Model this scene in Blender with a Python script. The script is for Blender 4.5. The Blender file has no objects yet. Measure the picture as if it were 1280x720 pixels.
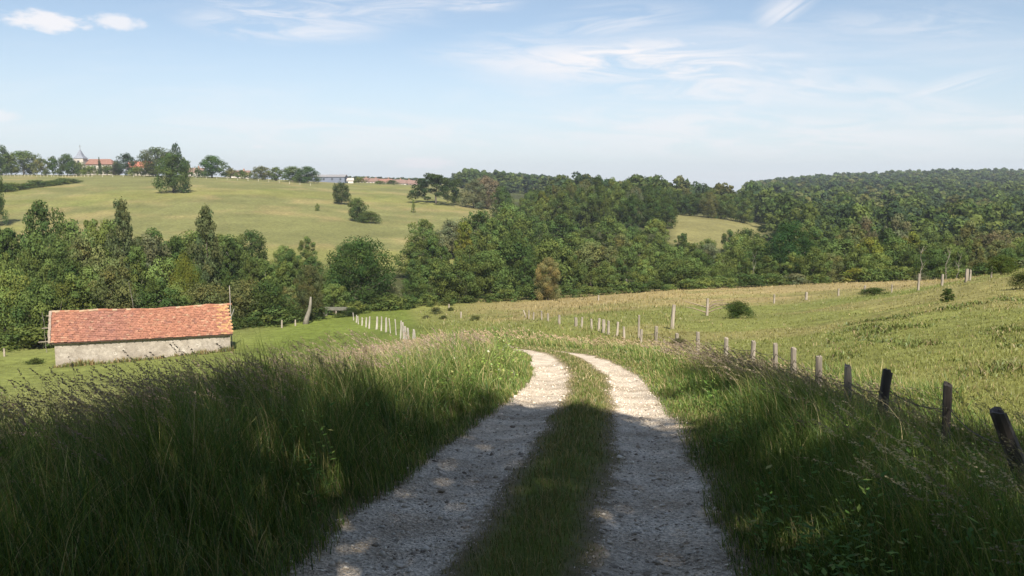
import bpy, math, random
import numpy as np
from mathutils import Vector, Matrix

random.seed(7)
rng = np.random.default_rng(11)
scene = bpy.context.scene
COL = scene.collection

# ------------------------------------------------------------------ camera
F = 1050.0                      # focal length in pixels of the 1280 px wide photograph
PITCH = math.atan(130 / 1050.0)
cam_d = bpy.data.cameras.new('camera')
cam_d.sensor_width = 36.0
cam_d.lens = 36.0 * F / 1280.0
cam_d.clip_start = 0.05
cam_d.clip_end = 20000.0
cam = bpy.data.objects.new('camera', cam_d)
cam.location = (0, 0, 0)
cam.rotation_euler = (math.pi / 2 - PITCH, 0, 0)
COL.objects.link(cam)
scene.camera = cam

# ------------------------------------------------------------------ sun and sky
SUN_EL = math.radians(45)
SUN_AZ = math.radians(180 - 11)            # where the sun stands, clockwise from +Y (behind the camera, a little right)
sun_pos = Vector((math.sin(SUN_AZ) * math.cos(SUN_EL), math.cos(SUN_AZ) * math.cos(SUN_EL), math.sin(SUN_EL)))
sd = bpy.data.lights.new('sun', 'SUN')
sd.energy = 4.7
sd.angle = math.radians(0.53)
sd.color = (1.0, 0.93, 0.82)
so = bpy.data.objects.new('sun', sd)
so.rotation_euler = (-sun_pos).to_track_quat('-Z', 'Y').to_euler()
so.location = (0, -20, 60)
COL.objects.link(so)

scene.view_settings.view_transform = 'Standard'
scene.view_settings.look = 'None'
scene.view_settings.exposure = 1.0
scene.view_settings.gamma = 1.0
scene.view_settings.use_curve_mapping = False
scene.cycles.max_bounces = 5
scene.cycles.diffuse_bounces = 3
scene.cycles.glossy_bounces = 1
scene.cycles.transmission_bounces = 4
scene.cycles.transparent_max_bounces = 4
scene.cycles.volume_bounces = 0
scene.cycles.use_denoising = True

SKY_STRENGTH = 0.066


def pix_dir(px, py):
    a = (px - 640) / F
    b = -(py - 360) / F
    return Vector((a, math.cos(PITCH) + b * math.sin(PITCH), -math.sin(PITCH) + b * math.cos(PITCH)))


def at(px, py, Y):
    """world point at depth Y seen at pixel (px,py) of the photograph"""
    d = pix_dir(px, py)
    return d * (Y / d.y)


def build_world():
    w = bpy.data.worlds.new('World')
    scene.world = w
    w.use_nodes = True
    nt = w.node_tree
    N, L = nt.nodes, nt.links
    N.clear()
    out = N.new('ShaderNodeOutputWorld')
    bg = N.new('ShaderNodeBackground')
    bg.inputs['Strength'].default_value = SKY_STRENGTH
    sky = N.new('ShaderNodeTexSky')
    sky.sky_type = 'NISHITA'
    sky.sun_disc = False
    sky.sun_elevation = SUN_EL
    sky.sun_rotation = SUN_AZ
    sky.altitude = 300
    sky.air_density = 1.0
    sky.dust_density = 0.35
    sky.ozone_density = 2.0
    tc = N.new('ShaderNodeTexCoord')

    def math_(op, a, b=None, c=None, clamp=False):
        m = N.new('ShaderNodeMath')
        m.operation = op
        m.use_clamp = clamp
        for i, v in enumerate((a, b, c)):
            if v is None:
                continue
            if isinstance(v, (int, float)):
                m.inputs[i].default_value = v
            else:
                L.new(v, m.inputs[i])
        return m.outputs[0]

    def noise(vec, scale, detail=6, rough=0.55, dist=0.0):
        n = N.new('ShaderNodeTexNoise')
        n.inputs['Scale'].default_value = scale
        n.inputs['Detail'].default_value = detail
        n.inputs['Roughness'].default_value = rough
        n.inputs['Distortion'].default_value = dist
        L.new(vec, n.inputs['Vector'])
        return n.outputs['Fac']

    def ramp(v, lo, hi):
        m = N.new('ShaderNodeMapRange')
        m.interpolation_type = 'SMOOTHSTEP'
        m.inputs['From Min'].default_value = lo
        m.inputs['From Max'].default_value = hi
        L.new(v, m.inputs['Value'])
        return m.outputs['Result']

    # cloud plane projection: direction / (z + 0.12)
    sep = N.new('ShaderNodeSeparateXYZ')
    L.new(tc.outputs['Generated'], sep.inputs[0])
    zz = math_('ADD', math_('MAXIMUM', sep.outputs['Z'], 0.0), 0.10)
    u = math_('DIVIDE', sep.outputs['X'], zz)
    v = math_('DIVIDE', sep.outputs['Y'], zz)
    comb = N.new('ShaderNodeCombineXYZ')
    L.new(u, comb.inputs[0])
    L.new(v, comb.inputs[1])
    mp = N.new('ShaderNodeMapping')
    mp.inputs['Rotation'].default_value = (0, 0, math.radians(-14))
    mp.inputs['Scale'].default_value = (0.55, 0.9, 1)
    L.new(comb.outputs[0], mp.inputs['Vector'])
    n1 = noise(mp.outputs[0], 1.0, 8, 0.62, 0.9)
    n2 = noise(mp.outputs[0], 0.33, 3, 0.5)
    wisps = math_('MULTIPLY', ramp(n1, 0.47, 0.80), ramp(n2, 0.40, 0.62))

    def patch(px, py, rx, ry, warp, wscale):
        """a cloud that stands in one direction of the sky, its edge torn by noise"""
        d = pix_dir(px, py).normalized()
        sub = N.new('ShaderNodeVectorMath')
        sub.operation = 'SUBTRACT'
        L.new(tc.outputs['Generated'], sub.inputs[0])
        sub.inputs[1].default_value = d
        right = Vector((d.y, -d.x, 0)).normalized()
        up = right.cross(d)
        outs = []
        for ax, r in ((right, rx / F), (up, ry / F)):
            dn = N.new('ShaderNodeVectorMath')
            dn.operation = 'DOT_PRODUCT'
            L.new(sub.outputs[0], dn.inputs[0])
            dn.inputs[1].default_value = ax / r
            outs.append(math_('MULTIPLY', dn.outputs['Value'], dn.outputs['Value']))
        rr = math_('SQRT', math_('ADD', outs[0], outs[1]))
        mpp = N.new('ShaderNodeMapping')
        mpp.inputs['Scale'].default_value = (1, 1, rx / ry * 0.7)
        L.new(tc.outputs['Generated'], mpp.inputs['Vector'])
        nn = noise(mpp.outputs[0], wscale, 6, 0.6)
        rr = math_('ADD', rr, math_('MULTIPLY', math_('SUBTRACT', nn, 0.5), warp))
        m = N.new('ShaderNodeMapRange')
        m.interpolation_type = 'SMOOTHSTEP'
        m.inputs['From Min'].default_value = 1.05
        m.inputs['From Max'].default_value = 0.35
        L.new(rr, m.inputs['Value'])
        return m.outputs['Result']

    total = math_('MULTIPLY', wisps, 0.55)
    for (px, py, rx, ry, warp, ws, amt) in (
            (57, 27, 50, 13, 1.5, 55, 0.9), (145, 28, 32, 11, 1.5, 60, 0.8),
            (530, 204, 46, 9, 1.5, 60, 0.8), (-6, 145, 22, 9, 1.4, 45, 0.6), (322, 183, 9, 3, 1.2, 60, 0.6)):
        total = math_('MAXIMUM', total, math_('MULTIPLY', patch(px, py, rx, ry, warp, ws), amt))

    def streaks(px, py, rx, ry, tilt, amt, lo=0.33, hi=0.62, stretch=6.0, seed=0.0):
        """a torn sheet of cirrus: stretched fibres inside a soft region of the sky"""
        d = pix_dir(px, py).normalized()
        sub = N.new('ShaderNodeVectorMath')
        sub.operation = 'SUBTRACT'
        L.new(tc.outputs['Generated'], sub.inputs[0])
        sub.inputs[1].default_value = d
        right = Vector((d.y, -d.x, 0)).normalized()
        up = right.cross(d)
        ca, sa = math.cos(tilt), math.sin(tilt)
        ax1, ax2 = right * ca + up * sa, up * ca - right * sa
        c = []
        for ax in (ax1, ax2):
            dn = N.new('ShaderNodeVectorMath')
            dn.operation = 'DOT_PRODUCT'
            L.new(sub.outputs[0], dn.inputs[0])
            dn.inputs[1].default_value = ax
            c.append(dn.outputs['Value'])
        cb = N.new('ShaderNodeCombineXYZ')
        L.new(c[0], cb.inputs[0])
        L.new(math_('MULTIPLY', c[1], stretch), cb.inputs[1])
        cb.inputs[2].default_value = seed
        nz = noise(cb.outputs[0], 9, 8, 0.62, 1.1)
        big = noise(cb.outputs[0], 3.0, 3, 0.5, 0.4)
        u1 = math_('DIVIDE', c[0], rx / F)
        v1 = math_('DIVIDE', c[1], ry / F)
        rr = math_('SQRT', math_('ADD', math_('MULTIPLY', u1, u1), math_('MULTIPLY', v1, v1)))
        rr = math_('ADD', rr, math_('MULTIPLY', math_('SUBTRACT', big, 0.5), 2.2))
        m = N.new('ShaderNodeMapRange')
        m.interpolation_type = 'SMOOTHSTEP'
        m.inputs['From Min'].default_value = 1.15
        m.inputs['From Max'].default_value = 0.1
        L.new(rr, m.inputs['Value'])
        return math_('MULTIPLY', math_('MULTIPLY', m.outputs['Result'], ramp(nz, lo, hi)), amt)
    for k, (px, py, rx, ry, tl, amt) in enumerate((
            (835, 86, 230, 56, -0.05, 1.0), (990, 112, 200, 30, -0.12, 0.6), (1185, 110, 90, 16, 0.25, 0.85), (1200, 150, 120, 26, -0.1, 0.55),
            (370, 26, 140, 28, -0.03, 0.75), (610, 4, 90, 16, 0.05, 0.8), (980, 14, 50, 24, 0.5, 0.7), (500, 14, 70, 14, 0.05, 0.6),
            (480, 160, 300, 40, -0.06, 0.5), (880, 160, 320, 36, -0.06, 0.6), (760, 30, 120, 24, 0.1, 0.45), (1140, 30, 140, 26, -0.1, 0.35))):
        total = math_('MAXIMUM', total, streaks(px, py, rx, ry, tl, amt, seed=k * 3.7 + 1.3))
    # thin white veil low over the horizon
    veil = N.new('ShaderNodeMapRange')
    veil.inputs['From Min'].default_value = 0.17
    veil.inputs['From Max'].default_value = -0.02
    veil.inputs['To Max'].default_value = 0.85
    L.new(sep.outputs['Z'], veil.inputs['Value'])
    veilmix = N.new('ShaderNodeMix')
    veilmix.data_type = 'RGBA'
    L.new(veil.outputs[0], veilmix.inputs[0])
    veilmix.inputs[7].default_value = (5.5, 6.15, 7.1, 1)
    mix = N.new('ShaderNodeMix')
    mix.data_type = 'RGBA'
    L.new(total, mix.inputs[0])
    hsv = N.new('ShaderNodeHueSaturation')
    hsv.inputs['Saturation'].default_value = 0.85
    hsv.inputs['Value'].default_value = 0.95
    L.new(sky.outputs[0], hsv.inputs['Color'])
    L.new(hsv.outputs[0], veilmix.inputs[6])
    L.new(veilmix.outputs[2], mix.inputs[6])
    mix.inputs[7].default_value = (7.5, 7.35, 7.5, 1)
    L.new(mix.outputs[2], bg.inputs['Color'])
    L.new(bg.outputs[0], out.inputs['Surface'])


build_world()

# ------------------------------------------------------------------ helpers


def tag(o, label=None, cat=None, group=None, kind=None):
    if label:
        o['label'] = label
    if cat:
        o['category'] = cat
    if group:
        o['group'] = group
    if kind:
        o['kind'] = kind
    return o


def empty(name, loc, rz=0.0):
    o = bpy.data.objects.new(name, None)
    o.location = loc
    o.rotation_euler = (0, 0, rz)
    o.empty_display_size = 0.3
    COL.objects.link(o)
    return o


def link_mesh(name, me, parent=None, loc=(0, 0, 0)):
    o = bpy.data.objects.new(name, me)
    o.location = loc
    COL.objects.link(o)
    if parent:
        o.parent = parent
    return o


def np_mesh(name, verts, faces, mats=(), col=None, mat_idx=None, smooth=False):
    """verts (n,3); faces: an (m,k) array or a list of such arrays"""
    me = bpy.data.meshes.new(name)
    verts = np.asarray(verts, dtype=np.float32)
    if isinstance(faces, np.ndarray):
        faces = [faces]
    faces = [f for f in faces if len(f)]
    me.vertices.add(len(verts))
    me.vertices.foreach_set('co', verts.ravel())
    loops = np.concatenate([f.ravel() for f in faces]).astype(np.int32)
    sizes = np.concatenate([np.full(len(f), f.shape[1], dtype=np.int32) for f in faces])
    starts = np.concatenate([[0], np.cumsum(sizes)[:-1]]).astype(np.int32)
    me.loops.add(len(loops))
    me.loops.foreach_set('vertex_index', loops)
    me.polygons.add(len(sizes))
    me.polygons.foreach_set('loop_start', starts)
    try:
        me.polygons.foreach_set('loop_total', sizes)
    except Exception:
        pass
    if mat_idx is not None:
        me.polygons.foreach_set('material_index', np.asarray(mat_idx, dtype=np.int32))
    if smooth:
        me.polygons.foreach_set('use_smooth', np.ones(len(sizes), dtype=bool))
    me.update(calc_edges=True)
    if col is not None:
        a = me.attributes.new('tint', 'FLOAT_COLOR', 'POINT')
        c4 = np.ones((len(verts), 4), dtype=np.float32)
        c4[:, :3] = col
        a.data.foreach_set('color', c4.ravel())
    for m in mats:
        me.materials.append(m)
    return me


class MB:
    """collects boxes, prisms and tubes into one mesh"""

    def __init__(self):
        self.v, self.f, self.c = [], [], []
        self.n = 0

    def add(self, v, f, c=(1, 1, 1)):
        v = np.asarray(v, dtype=float)
        self.v.append(v)
        self.c.append(np.tile(np.asarray(c, dtype=float)[:3], (len(v), 1)) if np.ndim(c) == 1 else c)
        for q in f:
            self.f.append([i + self.n for i in q])
        self.n += len(v)

    def box(self, x0, x1, y0, y1, z0, z1, c=(1, 1, 1)):
        v = [(x, y, z) for z in (z0, z1) for y in (y0, y1) for x in (x0, x1)]
        f = [(0, 2, 3, 1), (4, 5, 7, 6), (0, 1, 5, 4), (2, 6, 7, 3), (0, 4, 6, 2), (1, 3, 7, 5)]
        self.add(v, f, c)

    def tube(self, pts, rad, n=8, c=(1, 1, 1), rough=0.0):
        pts = np.asarray(pts, dtype=float)
        rad = np.broadcast_to(np.asarray(rad, dtype=float), (len(pts),))
        vs = []
        for i, p in enumerate(pts):
            t = pts[min(i + 1, len(pts) - 1)] - pts[max(i - 1, 0)]
            t = t / (np.linalg.norm(t) + 1e-9)
            a = np.cross(t, (0.31, 0.95, 0.05)) if abs(t[1]) < 0.9 else np.cross(t, (1, 0, 0))
            a /= np.linalg.norm(a)
            b = np.cross(t, a)
            for k in range(n):
                an = 2 * math.pi * k / n
                r = rad[i] * (1 + rough * (random.random() - 0.5))
                vs.append(p + (a * math.cos(an) + b * math.sin(an)) * r)
        fs = []
        for i in range(len(pts) - 1):
            for k in range(n):
                k2 = (k + 1) % n
                fs.append((i * n + k, i * n + k2, (i + 1) * n + k2, (i + 1) * n + k))
        fs.append(tuple(range(n - 1, -1, -1)))
        fs.append(tuple((len(pts) - 1) * n + k for k in range(n)))
        self.add(vs, fs, c)

    def build(self, name, mat, parent=None, loc=(0, 0, 0), smooth=False):
        me = bpy.data.meshes.new(name)
        me.from_pydata([tuple(p) for p in np.vstack(self.v)], [], self.f)
        me.update()
        a = me.attributes.new('tint', 'FLOAT_COLOR', 'POINT')
        c4 = np.ones((self.n, 4), dtype=np.float32)
        c4[:, :3] = np.vstack(self.c)
        a.data.foreach_set('color', c4.ravel())
        me.materials.append(mat)
        if smooth:
            me.polygons.foreach_set('use_smooth', np.ones(len(me.polygons), dtype=bool))
        return link_mesh(name, me, parent, loc)


def smooth01(x, a, b):
    t = np.clip((np.asarray(x, dtype=float) - a) / (b - a), 0, 1)
    return t * t * (3 - 2 * t)


def vnoise(x, y, seed=0):
    """value noise on arrays, 0..1"""
    x = np.asarray(x, dtype=float)
    y = np.asarray(y, dtype=float)
    xi, yi = np.floor(x), np.floor(y)
    fx, fy = x - xi, y - yi
    fx = fx * fx * (3 - 2 * fx)
    fy = fy * fy * (3 - 2 * fy)

    def h(a, b):
        s = np.sin(a * 127.1 + b * 311.7 + seed * 74.7) * 43758.5453
        return s - np.floor(s)
    return (h(xi, yi) * (1 - fx) + h(xi + 1, yi) * fx) * (1 - fy) + (h(xi, yi + 1) * (1 - fx) + h(xi + 1, yi + 1) * fx) * fy


def fbm(x, y, seed=0, oct=4):
    s, a, t = 0, 0.5, 0
    for k in range(oct):
        s = s + a * vnoise(x * 2 ** k, y * 2 ** k, seed + k * 13)
        t += a
        a *= 0.5
    return s / t


# ------------------------------------------------------------------ terrain
YG = [8, 15, 25, 40, 55, 70, 90, 110, 135, 170, 210, 250, 300, 360, 430, 520, 700, 900, 1200, 2000, 4000]
TAB = {
    -400: [-3.0, -5.2, -7.6, -10.8, -13.3, -14.9, -16.3, -17, -16.5, -14, -10, -6, -1.5, 2, 5, 6, 7, 8, 10, 16, 25],
    0:    [-3.0, -5.2, -7.6, -10.8, -13.6, -15.15, -16.4, -17, -17, -15, -11.5, -7.5, -2.8, 1.6, 4.9, 5.6, 6.5, 8, 10, 16, 25],
    200:  [-3.0, -5.0, -7.3, -10.4, -13.2, -14.75, -16.1, -16.8, -17, -15.2, -11.5, -7.5, -2.8, 1.2, 4.5, 5.2, 6, 7, 9, 14, 22],
    300:  [-2.9, -4.8, -7.0, -10.0, -12.6, -14.2, -15.9, -16.8, -17, -15.3, -12, -8.2, -3.6, 0.4, 3.2, 4, 4.6, 5, 6, 10, 18],
    400:  [-2.8, -4.5, -6.6, -9.3, -12.0, -14.2, -15.9, -16.8, -17, -15.6, -13.2, -10.2, -6.2, -2.6, 0.3, 1.4, 2, 2.5, 3, 7, 16],
    480:  [-2.6, -4.0, -5.8, -8.4, -10.6, -12.8, -15.4, -16.6, -17, -15.9, -14.2, -12.2, -9.0, -5.2, -1.2, 0, 1, 1.5, 2, 6, 15],
    560:  [-2.5, -3.7, -5.4, -7.9, -10.0, -12.1, -14.6, -16.5, -17.3, -17, -15.2, -13.0, -9.4, -5.8, -3.6, -3, -2, -1, 0, 6, 15],
    640:  [-2.55, -3.75, -5.3, -7.7, -9.7, -11.7, -14.1, -16.2, -17.6, -18, -17.5, -16, -13, -11, -9, -8, -5, -2, 2, 12, 20],
    700: [-2.6, -3.8, -5.4, -7.8, -9.6, -11.3, -13.6, -15.8, -17.8, -18.5, -17.5, -15, -12.5, -11, -10, -10, -10, -10, -8, -6, -20],
    760: [-2.7, -3.9, -5.6, -7.9, -9.3, -10.9, -13.1, -15.2, -17.4, -19, -17, -13.5, -11.6, -11, -10.5, -11, -12, -13, -14, -20, -40],
    880: [-2.9, -4.1, -5.8, -7.7, -9.2, -10.6, -12.4, -14.1, -16.7, -19, -18, -14.7, -12.6, -11.6, -11.5, -12, -13, -15, -17, -24, -45],
    940: [-3.1, -4.25, -5.6, -7.4, -9.0, -10.7, -12.4, -13.9, -16.3, -19, -19.5, -17.5, -15.4, -14.6, -15, -16, -14, -11, -9, -14, -30],
    1000: [-3.2, -4.3, -5.4, -7.2, -8.9, -10.6, -12.3, -13.6, -15.8, -18.5, -20.5, -21, -20.5, -20, -19, -17.6, -13.5, -8, -1.5, -1, -10],
    1150: [-3.2, -4.2, -5.0, -6.2, -7.5, -9.0, -10.9, -12.5, -15.2, -18, -20.5, -21.5, -21, -20, -19, -17.6, -12.4, -5, 8, 10, 10],
    1280: [-3.2, -4.0, -4.6, -5.2, -5.8, -6.8, -9.2, -12.0, -14.5, -18, -20.5, -21.5, -21, -20, -19, -17.6, -12.4, -5, 8, 10, 10],
    1700: [-3.0, -3.4, -3.5, -3.5, -3.5, -4.0, -6.0, -9.0, -12, -16, -19, -20, -20, -19, -18, -16, -11, -4, 8, 10, 10],
}
_cols = sorted(TAB)
_th = np.array([math.atan((p - 640) / F) for p in _cols])
_ly = np.log(np.array(YG, dtype=float))
NT, NLY = 500, 500
TH = np.linspace(_th[0], _th[-1], NT)
LY = np.linspace(_ly[0], _ly[-1], NLY)
_t1 = np.array([np.interp(LY, _ly, TAB[p]) for p in _cols])
HG = np.array([np.interp(TH, _th, _t1[:, j]) for j in range(NLY)]).T     # (NT, NLY)


def blur(A, s, axis):
    k = np.exp(-0.5 * (np.arange(-3 * s, 3 * s + 1) / s) ** 2)
    k /= k.sum()
    pad = [(0, 0), (0, 0)]
    pad[axis] = (3 * s, 3 * s)
    B = np.pad(A, pad, mode='edge')
    return np.apply_along_axis(lambda m: np.convolve(m, k, mode='valid'), axis, B)


HG = blur(blur(HG, 9, 0), 6, 1)

TRK_Y = np.array([-60, -5, 0, 2, 4.3, 5.7, 6.9, 9.2, 13.5, 18.3, 26.1, 32.5, 38, 44, 52, 62, 80, 110])
TRK_X = np.array([-14, -1.6, -0.65, -0.35, -0.02, 0.25, 0.41, 0.70, 1.21, 1.64, 1.60, 0.85, -0.8, -3.2, -6.0, -8.8, -12.5, -18])
TRK_Z = np.array([2.0, -1.35, -1.62, -1.82, -2.06, -2.21, -2.36, -2.72, -3.46, -4.19, -5.36, -6.33, -7.2, -8.1, -9.4, -10.9, -13, -16.5])
_ty = np.linspace(-60, 110, 1701)
_k = np.ones(21) / 21


def _sm(v):
    f = np.interp(_ty, TRK_Y, v)
    for _ in range(2):
        f = np.convolve(np.pad(f, 10, mode='edge'), _k, mode='valid')
    return f


_tx, _tz = _sm(TRK_X), _sm(TRK_Z)


def track_x(y):
    return np.interp(y, _ty, _tx)


def track_z(y):
    return np.interp(y, _ty, _tz)


def track_d(x, y):
    g = (track_x(np.asarray(y) + 0.5) - track_x(np.asarray(y) - 0.5))
    return (np.asarray(x) - track_x(y)) / np.sqrt(1 + g * g)


def ground(x, y, detail=True):
    x = np.asarray(x, dtype=float)
    y = np.asarray(y, dtype=float)
    th = np.arctan2(x, y)
    r = np.hypot(x, y)
    yy = np.where(np.abs(th) < 1.2, np.maximum(y, 0.36 * r), 0.36 * r)
    thc = np.clip(th, TH[0], TH[-1])
    u = (thc - TH[0]) / (TH[1] - TH[0])
    v = (np.log(np.clip(yy, YG[0], YG[-1] * 0.999)) - LY[0]) / (LY[1] - LY[0])
    ui = np.clip(u.astype(int), 0, NT - 2)
    vi = np.clip(v.astype(int), 0, NLY - 2)
    fu, fv = u - ui, v - vi
    z = (HG[ui, vi] * (1 - fu) + HG[ui + 1, vi] * fu) * (1 - fv) + (HG[ui, vi + 1] * (1 - fu) + HG[ui + 1, vi + 1] * fu) * fv
    wb = smooth01(np.abs(th), 0.95, 1.7)
    zb = -1.5 + 0.06 * np.minimum(r, 150) + 1.5 * (fbm(x / 40, y / 40, 5) - 0.5)
    z = z * (1 - wb) + zb * wb
    # near ground, measured from the track
    d = track_d(x, y)
    zt = track_z(y)
    ad = np.abs(d)
    rut = -0.05 * np.exp(-((d + 0.75) / 0.33) ** 2) - 0.05 * np.exp(-((d - 0.80) / 0.30) ** 2) + 0.035 * np.exp(-(d / 0.3) ** 2)
    left = np.where(d < 0, 0.12 * smooth01(-d, 1.2, 1.9) - 0.85 * smooth01(-d, 2.3, 6.2) - 1.3 * smooth01(-d, 5, 12), 0)
    right = np.where(d > 0, 0.05 * smooth01(d, 1.1, 1.7) - 0.62 * smooth01(d, 1.9, 4.8), 0)
    zn = zt + rut + left + right
    wn = (1 - smooth01(ad, 4.5, 10)) * (1 - smooth01(y, 24, 44)) * smooth01(y, -60, -25)
    z = z * (1 - wn) + zn * wn
    if detail:
        off = smooth01(ad, 1.2, 2.5)
        z = z + off * (0.12 * (fbm(x / 2.2, y / 2.2, 3) - 0.5) * smooth01(r, 3, 9) + 0.35 * (fbm(x / 14, y / 14, 9, 3) - 0.5) * smooth01(r, 20, 45))
        # eroded bank with slumps at the right of the field
        wb2 = smooth01(x, 12, 20) * smooth01(y, 14, 22) * (1 - smooth01(y, 50, 70))
        z = z + wb2 * 0.5 * (fbm(x / 3.2, y / 5, 21, 3) - 0.5)
        z = z + (1 - off) * 0.025 * (fbm(x / 0.35, y / 0.35, 4, 3) - 0.5)
    return z


def gz(x, y):
    return float(ground(np.array([x]), np.array([y]))[0])


def gpt(px, Y, sink=0.0):
    """ground point at depth Y in the column of pixel px"""
    z = -10.0
    x = 0
    for _ in range(3):
        # column px at the height z
        s = z / Y
        ang = math.atan(-s) - PITCH           # angle under the optical axis
        b = -math.tan(ang)
        a = (px - 640) / F
        x = a * Y / (math.cos(PITCH) + b * math.sin(PITCH))
        z = gz(x, Y)
    return x, Y, z - sink


def top_z(py, Y):
    """height of the point seen on line py at depth Y"""
    d = pix_dir(640, py)
    return d.z / d.y * Y


# field colours (what grows there), as vertex tint
C_GREEN = np.array((0.120, 0.150, 0.030))
C_FIELD = np.array((0.168, 0.178, 0.050))
C_HAY = np.array((0.275, 0.218, 0.098))
C_HILL = np.array((0.152, 0.154, 0.058))
C_BARN = np.array((0.180, 0.185, 0.062))
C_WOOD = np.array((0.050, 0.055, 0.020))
FOOT_PX = [-400, 0, 60, 200, 290, 350, 410, 450, 520, 560, 600, 640, 700, 760, 850, 940, 1060, 1150, 1220, 1280, 1700]
FOOT_Y = [80, 80, 80, 84, 92, 98, 104, 108, 112, 116, 120, 122, 125, 128, 130, 130, 124, 116, 104, 96, 96]


def field_color(x, y):
    x = np.asarray(x, dtype=float)
    y = np.asarray(y, dtype=float)
    ys = np.maximum(y, 1.0)
    px = 640 + F * np.clip(x / ys, -3, 3)
    n = fbm(x / 9, y / 9, 31)
    n2 = fbm(x / 2.5, y / 2.5, 37)
    n3 = fbm(x / 45, y / 45, 41)

    def mixc(c, d, w):
        w = np.clip(w, 0, 1)[..., None]
        return c * (1 - w) + d * w
    c = np.tile(C_GREEN, (len(x), 1))
    c = mixc(c, C_FIELD, smooth01(track_d(x, y), 3.2, 5.0) * smooth01(y, 0, 5))
    c = mixc(c, C_BARN, smooth01(-track_d(x, y), 8, 16) * (px < 640))
    c = mixc(c, C_FIELD * 0.97, smooth01(y, 30, 45) * smooth01(px, 500, 560))
    hay = smooth01(n * 0.5 + n2 * 0.3 + 0.2 * smooth01(y, 80, 120), 0.40, 0.60)
    hayzone = smooth01(y, 74, 88) * smooth01(px, 610, 700) * (1 - smooth01(px, 1230, 1320))
    c = mixc(c, C_HAY * 1.02, hayzone * (0.45 + 0.55 * hay))
    c = mixc(c, C_HAY * 0.9, 0.8 * smooth01(y, 44, 60) * smooth01(px, 520, 640) * (1 - smooth01(px, 690, 860)) * hay)
    c = mixc(c, C_HAY * 0.8, 0.45 * smooth01(n, 0.52, 0.66) * smooth01(y, 12, 30) * (px > 640))
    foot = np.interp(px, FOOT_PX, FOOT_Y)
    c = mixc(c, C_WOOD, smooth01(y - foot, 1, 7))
    hill = smooth01(y, 150, 172) * (1 - smooth01(px, 560, 640))
    c = mixc(c, C_HILL, hill)
    glade = smooth01(y, 222, 232) * (1 - smooth01(y, 330, 345)) * smooth01(px, 825, 850) * (1 - smooth01(px, 940, 965))
    glade = np.maximum(glade, smooth01(y, 280, 300) * (1 - smooth01(y, 345, 360)) * smooth01(px, 560, 580) * (1 - smooth01(px, 640, 655)))
    c = mixc(c, C_HILL * np.array((1.15, 1.05, 1.1)), glade)
    c = mixc(c, C_HAY * 0.85, hill * 0.7 * smooth01(n3 * 0.6 + n * 0.4, 0.47, 0.62))
    c = mixc(c, C_GREEN * 1.1, 0.5 * smooth01(n3, 0.52, 0.7) * (1 - hayzone))
    c = c * (0.86 + 0.28 * n2[..., None]) * (0.9 + 0.2 * n[..., None])
    return c


def gravel_mask(x, y):
    d = track_d(x, y)
    n = fbm(np.asarray(x) / 0.5, np.asarray(y) / 0.9, 55, 3) - 0.5
    nar = smooth01(y, 18, 32)
    dl = np.abs(d + 0.76 - 0.14 * nar) - (0.42 - 0.12 * nar)
    dr = np.abs(d - 0.81 + 0.18 * nar) - (0.35 - 0.08 * nar)
    return -(np.minimum(dl, dr)) + n * 0.22 - 1.2 * smooth01(y, 44, 60)      # > 0 inside the ruts (metres)


# ------------------------------------------------------------------ materials
def new_mat(name):
    m = bpy.data.materials.new(name)
    m.use_nodes = True
    N = m.node_tree.nodes
    L = m.node_tree.links
    b = N['Principled BSDF']
    b.inputs['Roughness'].default_value = 0.85
    b.inputs['Specular IOR Level'].default_value = 0.25
    return m, N, L, b


def add_noise(N, L, scale, detail=5, rough=0.6, coord='Object', vecscale=None):
    tc = N.new('ShaderNodeTexCoord')
    n = N.new('ShaderNodeTexNoise')
    n.inputs['Scale'].default_value = scale
    n.inputs['Detail'].default_value = detail
    n.inputs['Roughness'].default_value = rough
    if vecscale:
        mp = N.new('ShaderNodeMapping')
        mp.inputs['Scale'].default_value = vecscale
        L.new(tc.outputs[coord], mp.inputs['Vector'])
        L.new(mp.outputs[0], n.inputs['Vector'])
    else:
        L.new(tc.outputs[coord], n.inputs['Vector'])
    return n


def mul_range(N, L, fac, colr, lo, hi, a=0.3, b=0.7):
    """colour * map(fac, a..b -> lo..hi)"""
    mr = N.new('ShaderNodeMapRange')
    mr.inputs['From Min'].default_value = a
    mr.inputs['From Max'].default_value = b
    mr.inputs['To Min'].default_value = lo
    mr.inputs['To Max'].default_value = hi
    L.new(fac, mr.inputs['Value'])
    vm = N.new('ShaderNodeVectorMath')
    vm.operation = 'SCALE'
    L.new(colr, vm.inputs[0])
    L.new(mr.outputs[0], vm.inputs['Scale'])
    return vm.outputs[0]


def tint_mat(name, rough=0.85, noise_scale=None, lo=0.7, hi=1.3, bump=0.0, vecscale=None, spec=0.25):
    m, N, L, b = new_mat(name)
    b.inputs['Roughness'].default_value = rough
    b.inputs['Specular IOR Level'].default_value = spec
    at_ = N.new('ShaderNodeAttribute')
    at_.attribute_name = 'tint'
    c = at_.outputs['Color']
    if noise_scale:
        n = add_noise(N, L, noise_scale, vecscale=vecscale)
        c = mul_range(N, L, n.outputs['Fac'], c, lo, hi)
        if bump:
            bp = N.new('ShaderNodeBump')
            bp.inputs['Strength'].default_value = 0.8
            bp.inputs['Distance'].default_value = bump
            L.new(n.outputs['Fac'], bp.inputs['Height'])
            L.new(bp.outputs[0], b.inputs['Normal'])
    L.new(c, b.inputs['Base Color'])
    return m


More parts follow.
